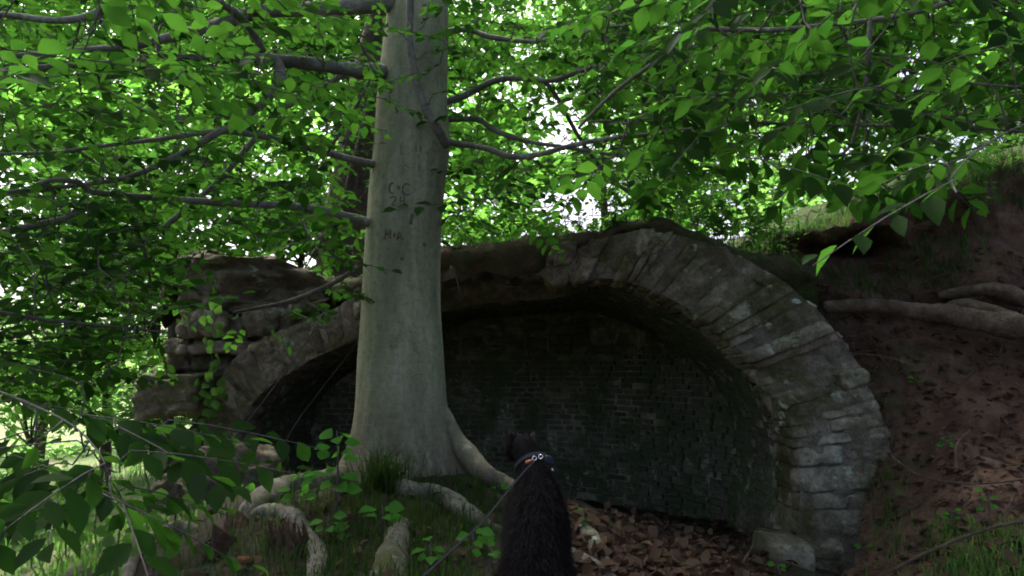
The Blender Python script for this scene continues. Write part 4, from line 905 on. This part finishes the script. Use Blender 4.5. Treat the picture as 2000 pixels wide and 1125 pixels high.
# fern on the bank
fern = empty('fern', onto(1905, 362), 'fern frond standing up from the bank crest at right', 'fern'); fb = np.array(fern.location)
for a, ln in ((.1, .42), (-.35, .34), (.5, .36)):
    tip = fb+np.array([math.sin(a)*ln, -.1, math.cos(a)*ln]); pts = np.array([fb, (fb+tip)/2, tip]); tubeobj('stem', pts, np.array([.004, .003, .001]), M['twig'], fern, seg=5)
    t = np.linspace(.15, 1, 30); c = fb+(tip-fb)*t[:, None]; sg = np.where(np.arange(30) % 2, 1, -1)[:, None]; L = .085*np.sin(np.pi*np.clip(t, .1, .97))+.01
    V, T2 = leaves(c, sg*np.array([math.cos(a), .15, -math.sin(a)])+np.array([0, 0, .15]), np.tile([0, -1., .3], (30, 1)), L, np.full(30, .016)); mk('frond', V, T2, M['weed'], fern)
# climbing plant on the rubble wall
ivy = empty('creeper', P(395, 900, 6.9), 'creeper with round green leaves climbing the rubble wall', 'creeper')
ip = PP([(395,960,6.6),(412,880,6.75),(405,800,6.8),(418,730,6.85),(410,660,6.9),(430,600,6.95)]); tubeobj('stem', ip, np.linspace(.008, .003, 6), M['twig'], ivy, seg=6, sub=4)
rr = np.random.default_rng(44)
for i in range(64):
    p = ev(ip, np.array([rr.uniform(0, 4.9)]))[0]+rr.normal(0, 1, 3)*np.array([.1, .05, .06])-np.array([0, .07, 0]); L = rr.uniform(.07, .11)
    V, T2 = leaves([p], [rr.normal(0, .6, 3)+np.array([0, -.2, -.7])], [np.array([rr.normal(0, .3), -1, .5])], [L], [L*.9]); mk('leaf', V, T2, M['weed'], ivy)
for (pts, lb) in (([(405,915,6.75),(470,840,6.7),(540,750,6.7),(600,665,6.72),(640,600,6.75)], 'thin bare vine slanting across the left arch stones'),([(545,900,6.9),(570,840,7.0),(620,770,7.1),(690,680,7.1)], 'bare vine hanging inside the left arch mouth'),([(880,520,6.0),(892,545,5.95),(900,580,5.98)], 'short rootlet dangling below the broken rim')):
    tag(tubeobj('vine', PP(pts), np.linspace(.007, .004, len(pts)), M['twig'], seg=6, sub=4), lb, 'vine')

# grass blades
def blades(name, base, L, wd, lean, mat, seed, label=None, nrmd=None):
    rr = np.random.default_rng(seed); n = len(base); a = rr.uniform(0, 2*math.pi, n); d = np.stack([np.cos(a), np.sin(a), np.zeros(n)], -1)
    s = np.stack([-np.sin(a), np.cos(a), np.zeros(n)], -1); k = rr.uniform(.3, 1., n)[:, None]*lean; L = L[:, None]; up = np.array([0, 0, 1.])
    p0 = base-[0, 0, .01]; p1 = base+up*L*.5+d*L*k*.25; p2 = base+up*L*(.95-.35*k)+d*L*k*.8
    if nrmd is not None: p2 = p2+nrmd*L*.2
    V = np.stack([p0-s*wd, p0+s*wd, p1-s*wd*.8, p1+s*wd*.8, p2], 1).reshape(-1, 3); i = np.arange(n)*5
    T2 = np.concatenate([np.stack([i, i+1, i+3], 1), np.stack([i, i+3, i+2], 1), np.stack([i+2, i+3, i+4], 1)])
    return tag(mk(name, V, T2, mat), label, kind='stuff')
def scatter(n, fx, fy, seed, tree=None, flt=None):
    rr = np.random.default_rng(seed); out = []; tries = 0
    while len(out) < n and tries < n*6:
        tries += 1; h, nn = hit(fx(rr), fy(rr), tree)
        if h is None or (flt and not flt(h)): continue
        out.append(h)
    return np.array(out)
rr = np.random.default_rng(61)
near = lambda h: h[1] < 7
B1 = np.vstack([scatter(3200, lambda r: r.normal(730, 140), lambda r: r.uniform(925, 1200), 1, flt=near), scatter(900, lambda r: r.normal(920, 90), lambda r: r.uniform(945, 1060), 2, flt=near), scatter(300, lambda r: r.uniform(350, 620), lambda r: r.uniform(930, 1150), 3, flt=near)])
blades('grass', B1, rr.uniform(.04, .15, len(B1)), .0028, .9, M['grass'], 1, 'short grass growing over the mound round the roots')
B2 = np.concatenate([np.array(onto(px, py))+rr.normal(0, 1, (k, 3))*np.array([.07, .05, 0]) for (px, py, k) in ((750,955,150),(735,945,90),(770,965,60))])
blades('grass', B2, rr.uniform(.12, .42, len(B2)), .0028, 1.5, M['grass'], 2, 'tuft of long grass at the front of the beech foot')
B3 = np.vstack([scatter(700, lambda r: r.normal(1930, 80), lambda r: r.uniform(1030, 1180), 4, flt=near), scatter(120, lambda r: r.normal(1730, 22), lambda r: r.uniform(900, 1080), 5, flt=near), scatter(90, lambda r: r.normal(1560, 40), lambda r: r.uniform(560, 640), 6, flt=near)])
blades('grass', B3, rr.uniform(.06, .2, len(B3)), .003, 1.1, M['weed'], 3, 'thin grass on the lower bank and beside the pier')
B4 = np.vstack([scatter(900, lambda r: r.uniform(1640, 2050), lambda r: r.uniform(310, 420), 7, flt=near), scatter(700, lambda r: r.normal(1830, 50), lambda r: r.uniform(400, 580), 8, flt=near), scatter(300, lambda r: r.uniform(1540, 1760), lambda r: r.uniform(530, 590), 9, flt=near), scatter(500, lambda r: r.uniform(1500, 1760), lambda r: r.uniform(395, 470), 10, flt=near)])
blades('grass', B4, rr.uniform(.08, .26, len(B4)), .0034, 1.3, M['weed'], 4, 'grass hanging over the crest of the bank', np.array([0, -.5, -.7]))
t = rr.uniform(6.5, 15.9, 1600); hb = ev(hl, t)+np.stack([np.zeros(1600), rr.uniform(-.02, .5, 1600), rr.uniform(-.01, .06, 1600)], -1)
blades('grass', hb, rr.uniform(.04, .16, 1600), .003, 1.0, M['weed'], 5, 'fringe of grass along the top of the arch')
fx = np.vstack([np.stack([rr.uniform(-9, -3.2, 3500), rr.uniform(7.2, 22, 3500)], -1), np.stack([rr.uniform(-5, -1.9, 1500), rr.uniform(3.4, 8, 1500)], -1)]); B6 = np.c_[fx, gz(fx[:, 0], fx[:, 1])]
blades('grass', B6, np.r_[rr.uniform(.1, .4, 3500), rr.uniform(.06, .2, 1500)], .008, 1.1, M['weed'], 6, 'sunlit grass and low growth in the clearing at left')

# fallen leaves
def dryleaf(seed):
    rr = np.random.default_rng(seed); V = LT.copy(); V[:, 1] *= .7; V[:, 2] = V[:, 2]*.8+rr.uniform(-.5, .5)*V[:, 0]**2+rr.uniform(-1, 1)*V[:, 1]**2+rr.normal(0, .03, len(V)); return V
dm = []
for i in range(8):
    me = mesh('leaf', dryleaf(i), LTF); me.materials.append(M['dry_leaf']); dm.append(me)
litter = tag(mk('leaf_litter', gV[:4]*0+np.array([[1.1, 5.2, float(gz(1.1, 5.2))-.05]])+np.array([(0, 0, 0), (.05, 0, 0), (.05, .05, 0), (0, .05, 0)]), [(0, 1, 2, 3)], M['soil']), 'drift of brown fallen leaves on the floor at the vault mouth', kind='structure')
pts = np.vstack([scatter(230, lambda r: r.uniform(1110, 1500), lambda r: r.uniform(1010, 1140), 11, flt=lambda h: h[1] < 6.6), scatter(60, lambda r: r.uniform(1760, 2010), lambda r: r.uniform(690, 1130), 12)])
lt = wl(litter)
for p in pts[:295]:
    o = bpy.data.objects.new('leaf', random.choice(dm)); COL.objects.link(o); o.parent = litter; s = random.uniform(.055, .1)
    o.location = tuple(p+[0, 0, random.uniform(.005, .04)]-np.array(lt)); o.scale = (s, s, s); o.rotation_euler = (random.gauss(0, .38), random.gauss(0, .38), random.uniform(0, 6.28))
pts = np.vstack([scatter(1800, lambda r: r.uniform(1080, 1540), lambda r: r.uniform(985, 1180), 13), scatter(800, lambda r: r.uniform(1640, 2100), lambda r: 640+540*r.random()**.8, 14), scatter(260, lambda r: r.uniform(200, 1000), lambda r: r.uniform(930, 1180), 15, flt=near)])
rr = np.random.default_rng(5); m = len(pts); L = .02+.08*rr.random(m)**1.6; nn = np.array([0, -.2, 1.])+rr.normal(0, .5, (m, 3))
V, T2 = leaves(pts+[0, 0, .015], rr.normal(0, 1, (m, 3))*[1, 1, .4], nn, L, L*.7); mk('dry_leaves', V, T2, M['dry_leaf'], litter, True, 'stuff')

# roots showing in the bank, dead twigs, stump
er = empty('exposed_root', P(1850, 610, 5.8), 'thick smooth root bridging the hollow in the red bank', 'root')
for b in ([(1610,600,6.05,14),(1680,597,5.92,16),(1760,602,5.8,18),(1840,612,5.7,23),(1920,628,5.55,25),(2010,640,5.4,28),(2120,660,5.2,30)], [(1850,600,5.72,12),(1880,596,5.68,16),(1930,606,5.6,16),(1990,625,5.45,16)],
          [(1835,578,5.95,9),(1880,570,5.85,13),(1930,564,5.75,15),(1985,578,5.6,20),(2060,610,5.4,24)]):
    b = np.array(b, float); tubeobj('root', np.array([P(*q[:3]) for q in b]), b[:, 3]*.86/FPX*b[:, 2], M['bankroot'], er, seg=16, sub=8, rough=.3, seed=b[0, 0])
for pts, r_, lb in (([(1735,1120,4.3),(1800,1085,4.2),(1880,1050,4.15),(1960,1025,4.1),(2050,1015,4.0)], .011, 'dead branch lying along the bottom of the right bank'),([(1950,1030,4.15),(1965,1000,4.2),(1980,965,4.25)], .006, 'short pale twig standing up off the dead branch'),
                    ([(1740,890,5.0),(1800,930,4.75),(1900,945,4.6),(2050,930,4.4)], .006, 'thin arching twig across the clay slope'),([(1870,920,4.65),(1868,870,4.75),(1895,840,4.8)], .005, 'bent twig poking up from the bank litter'),
                    ([(1650,690,5.5),(1720,695,5.4),(1790,715,5.3)], .004, 'fine twig sticking out of the pier shoulder'),([(1890,1060,4.2),(1895,1030,4.15),(1925,1010,4.15)], .006, 'small crooked stick in front of the dead branch'),
                    ([(1445,1110,4.9),(1470,1065,5.0)], .009, 'stick propped among the fallen leaves by the pier'),([(1200,1050,5.0),(1255,1065,4.9),(1330,1085,4.8)], .02, 'rotten stick half buried in the fallen leaves')):
    tag(tubeobj('twig', PP(pts), r_, M['bankroot'], seg=6, sub=4, rough=.2), lb, 'twig')
tbx = TB(); rq = np.random.default_rng(71)
for i in range(320):
    h_, _n = hit(rq.uniform(1620, 2050), rq.uniform(480, 1130))
    if h_ is None or h_[1] > 6.9: continue
    d_ = rq.normal(0, 1, 3)*[1, .3, .5]-[0, .25, .25]; ln = rq.uniform(.05, .3); p1 = h_+nrm(d_)*ln*.5+rq.normal(0, .02, 3)
    Vv, Ff = tube(np.array([h_+[0, .01, 0], p1, h_+nrm(d_)*ln-[0, 0, .06*ln]]), np.array([.004, .003, .0015])*rq.uniform(.5, 1.5), 5, 2); tbx.add(Vv, Ff)
tag(tbx.build('rootlets', M['bankroot'], None, True), 'fine dead rootlets and straws bristling from the clay bank', kind='stuff')
mb = MB()
for i in range(420):
    h_, _n = hit(rq.uniform(1600, 2050), rq.uniform(480, 1160))
    if h_ is None or h_[1] > 6.9: continue
    B, F = CG[2]; r_ = rq.uniform(.006, .03); mb.add(h_+nrm(B)*r_*rq.uniform(.5, 1.2, 3)*(1+.25*vn(B*2+i))[:, None], F)
tag(mb.build('clods', M['soil'], None, True), 'crumbs and clods of red clay scattered down the bank', kind='stuff')
def stump():
    e = empty('rotten_stump', P(480, 1080, 3.9), 'crumbling rotten stump with fibrous brown wood between the pale roots', 'stump'); c = P(475, 1130, 3.9)
    th = np.linspace(0, 2*math.pi, 40, endpoint=False); V = []
    for i, z in enumerate(np.linspace(-.1, .24, 22)):
        f = (z+.1)/.34; rad = .30*(1-.45*f**1.4)*(1+.16*np.cos(5*th+2*f)+.1*np.cos(11*th))
        V.append(np.stack([c[0]+np.cos(th)*rad, c[1]+np.sin(th)*rad*.8, c[2]+z+.05*np.cos(3*th)*f], -1))
    V.append(np.repeat(V[-1].mean(0, keepdims=True)-[0, 0, .06], 40, 0))
    V = np.array(V); q = V.reshape(-1, 3); q = q+.05*np.stack([fbm(q*[9, 9, 3], 1), fbm(q*[9, 9, 3], 2), fbm(q*9, 3)], -1); mk('trunk', q, gridF(23, 40, True)[:, ::-1], M['rot'], e)
    for i in range(34):
        x = rr.uniform(515, 590); y = rr.uniform(1010, 1060); d = 3.62+rr.uniform(-.04, .1)
        tubeobj('splinter', PP([(x,y,d),(x+rr.uniform(-5,14),y+40,d-.02),(x+rr.uniform(0,30),y+rr.uniform(70,110),d-.05)]), np.array([.004, .009, .003]), M['rot'], e, seg=5, sub=2)
    B, F = CG[4]; B = nrm(B); mk('fungus', P(475, 1095, 3.45)+B*[.05, .03, .018]*(1+.2*fbm(B*3, 2))[:, None], F, M['orange'], e)
stump()

# ------------------------------------------------------------------ dog
def dog():
    D = empty('dog', P(1045, 1290, 2.25), 'fluffy black dog sitting with its back to us, head turned left', 'dog'); dw = wl(D)
    J = {'pelvis': (P(1045,1185,2.16), .112, .10), 'spine': (P(1047,1085,2.22), .1, .09), 'chest': (P(1048,985,2.32), .086, .095), 'withers': (P(1045,935,2.36), .06, .065), 'neck': (P(1033,900,2.40), .042, .048), 'head': (P(1022,864,2.42), .046, .046),
         'brow': (P(1010,872,2.48), .045, .045), 'nose': (P(996,880,2.55), .022, .022), 'hl': (P(985,1235,2.12), .085, .09), 'hlk': (P(960,1240,2.3), .05, .06), 'hlf': (P(955,1300,2.34), .03, .03), 'hr': (P(1108,1235,2.12), .085, .09), 'hrk': (P(1130,1240,2.3), .05, .06), 'hrf': (P(1135,1300,2.34), .03, .03),
         'fl': (P(1010,1060,2.46), .05, .05), 'fle': (P(1008,1170,2.47), .035, .035), 'flf': (P(1006,1272,2.5), .028, .03), 'fr': (P(1085,1060,2.46), .05, .05), 'fre': (P(1087,1170,2.47), .035, .035), 'frf': (P(1090,1272,2.5), .028, .03), 't1': (P(1048,1290,2.05), .045, .045), 't2': (P(1100,1320,1.98), .04, .04)}
    E = [('pelvis','spine'),('spine','chest'),('chest','withers'),('withers','neck'),('neck','head'),('head','brow'),('brow','nose'),('pelvis','hl'),('hl','hlk'),('hlk','hlf'),('pelvis','hr'),('hr','hrk'),('hrk','hrf'),('chest','fl'),('fl','fle'),('fle','flf'),('chest','fr'),('fr','fre'),('fre','frf'),('pelvis','t1'),('t1','t2')]
    K = list(J); me = bpy.data.meshes.new('body'); me.from_pydata([tuple(J[k][0]-np.array(dw)) for k in K], [(K.index(a), K.index(b)) for a, b in E], [])
    o = bpy.data.objects.new('body', me); COL.objects.link(o); o.parent = D
    sk = o.modifiers.new('skin', 'SKIN'); o.modifiers.new('sub', 'SUBSURF').levels = 2; o.modifiers['sub'].render_levels = 2
    for i, k in enumerate(K): me.skin_vertices[0].data[i].radius = J[k][1:]; me.skin_vertices[0].data[i].use_root = (k == 'pelvis')
    dg = bpy.context.evaluated_depsgraph_get(); dg.update(); m2 = bpy.data.meshes.new_from_object(o.evaluated_get(dg), depsgraph=dg)
    o.modifiers.clear(); o.data = m2; m2.materials.clear(); m2.materials.append(M['fur']); m2.polygons.foreach_set('use_smooth', np.full(len(m2.polygons), True))
    off = np.array(dw); co = np.array([v.co for v in m2.vertices])+off
    rr = np.random.default_rng(9); m2.calc_loop_triangles(); tri = np.array([t.vertices for t in m2.loop_triangles]); A = co[tri]; ar = np.linalg.norm(np.cross(A[:, 1]-A[:, 0], A[:, 2]-A[:, 0]), axis=1)
    nrmv = nrm(np.cross(A[:, 1]-A[:, 0], A[:, 2]-A[:, 0]))
    for name, n, mt, lm in (('fur', 42000, M['fur'], 1.), ('fur', 14000, M['fur_tip'], 1.2)):
        ti = rr.choice(len(tri), n, p=ar/ar.sum()); u = rr.random((n, 2)); u[u.sum(1) > 1] = 1-u[u.sum(1) > 1]
        p = A[ti, 0]+(A[ti, 1]-A[ti, 0])*u[:, :1]+(A[ti, 2]-A[ti, 0])*u[:, 1:]; nn = nrmv[ti]
        hd = np.clip((p[:, 2]-.80)/.12, 0, 1); Lh = (rr.uniform(.016, .036, n)*(1-.6*hd)*lm)[:, None]
        dn = np.array([0, 0, -1.])-nn*(nn@np.array([0, 0, -1.]))[:, None]; dr = nrm(nn*.3+dn*.95+rr.normal(0, .2, (n, 3))); sd2 = nrm(np.cross(dr, nn))*.0006
        tip = p+dr*Lh; mid_ = p+(nn*.35+dr*.7)*Lh*.55
        V = np.stack([p-sd2, p+sd2, mid_-sd2*.8, mid_+sd2*.8, tip], 1).reshape(-1, 3); i = np.arange(n)*5
        mk(name, V, np.concatenate([np.stack([i, i+1, i+3], 1), np.stack([i, i+3, i+2], 1), np.stack([i+2, i+3, i+4], 1)]), mt, D, True, 'stuff')
    for (bx, by, bd, tx, ty_, td, wd) in ((1004,868,2.42,994,836,2.42,.026),(1040,862,2.46,1043,842,2.48,.022)):
        b = P(bx, by, bd); tp = P(tx, ty_, td); ax_ = tp-b; s = nrm(np.cross(ax_, [0, 1, 0])); f = np.array([0, 1., 0])
        V = np.array([b-s*wd, b+s*wd, b+f*.02, b-f*.014, b+ax_*.55-s*wd*.62, b+ax_*.55+s*wd*.62, b+ax_*.55+f*.008, b+ax_*.55-f*.009, tp])
        er_ = mk('ear', V, [(0, 3, 7, 4), (3, 1, 5, 7), (1, 2, 6, 5), (2, 0, 4, 6), (4, 7, 8), (7, 5, 8), (5, 6, 8), (6, 4, 8)], M['fur'], D)
    # collar round the neck with rings and tab
    c = P(1038, 906, 2.385); axn = nrm(P(1024, 880, 2.41)-P(1045, 930, 2.36)); a1 = nrm(np.cross(axn, [0, 1, 0])); a2 = np.cross(axn, a1)
    th = np.linspace(0, 2*math.pi, 40, endpoint=False); V = []
    for dz, dr_ in ((-.006, .0), (.006, 0), (.006, .003), (-.006, .003)):
        V.append(c+axn*dz+np.cos(th)[:, None]*a1*(.053+dr_)+np.sin(th)[:, None]*a2*(.062+dr_))
    V.append(V[0]); col_ = mk('collar', np.concatenate(V), gridF(5, 40, True), M['collar'], D, False)
    def torus(name, c, n_, r1, r2, mat, par):
        n_ = nrm(n_); x = nrm(np.cross(n_, [0, 0, 1.])); y = np.cross(n_, x); t = np.linspace(0, 2*math.pi, 20, endpoint=False); s = np.linspace(0, 2*math.pi, 8, endpoint=False)
        V = c+((r1+r2*np.cos(s))[None, :, None]*(np.cos(t)[:, None, None]*x+np.sin(t)[:, None, None]*y))+(r2*np.sin(s))[None, :, None]*n_
        F = []
        for i in range(20):
            for j in range(8): F.append((i*8+j, ((i+1) % 20)*8+j, ((i+1) % 20)*8+(j+1) % 8, i*8+(j+1) % 8))
        mk(name, V.reshape(-1, 3), F, mat, par)
    torus('ring', P(1044, 895, 2.275), (.1, -1, .25), .006, .0012, M['steel'], col_); torus('ring', P(1056, 892, 2.275), (-.2, -1, .2), .006, .0012, M['steel'], col_)
    q = PP([(1026,900,2.28),(1040,896,2.275),(1040,902,2.275),(1026,907,2.28)]); stone('tab', q, (0, .006, 0), M['tagred'], col_, 5, n=2, amp=.0005, gap=.0)
    q = PP([(1078,914,2.30),(1083,918,2.31),(1082,924,2.31),(1077,920,2.30)]); stone('pouch', PP([(1066,908,2.31),(1084,912,2.33),(1079,892,2.335),(1064,888,2.32)]), (0, .02, 0), M['pouch'], col_, 8, n=3, amp=.001, gap=0, k=6); q = PP([(1078,914,2.295),(1083,918,2.305),(1082,924,2.305),(1077,920,2.295)]); stone('buckle', q, (0, .006, 0), M['steel'], col_, 6, n=2, amp=.0005, gap=.0)
dog()
lp = PP([(1046,899,2.265),(1020,925,2.18),(985,968,2.07),(940,1022,1.95),(890,1068,1.85),(835,1118,1.72),(760,1190,1.55),(640,1330,1.3)])
T_ = nrm(np.gradient(ev(lp, np.linspace(0, 7, 60)), axis=0)); C_ = ev(lp, np.linspace(0, 7, 60)); s_ = nrm(np.cross(T_, [0, -.6, .8])); n_ = np.cross(s_, T_)
V = np.stack([C_-s_*.0026-n_*.001, C_+s_*.0026-n_*.001, C_+s_*.0026+n_*.001, C_-s_*.0026+n_*.001], 1).reshape(-1, 3)
tag(mk('leash', V, gridF(60, 4, True), M['leash'], None, False), 'thin grey leash running from the dog collar to the lower left', 'leash')
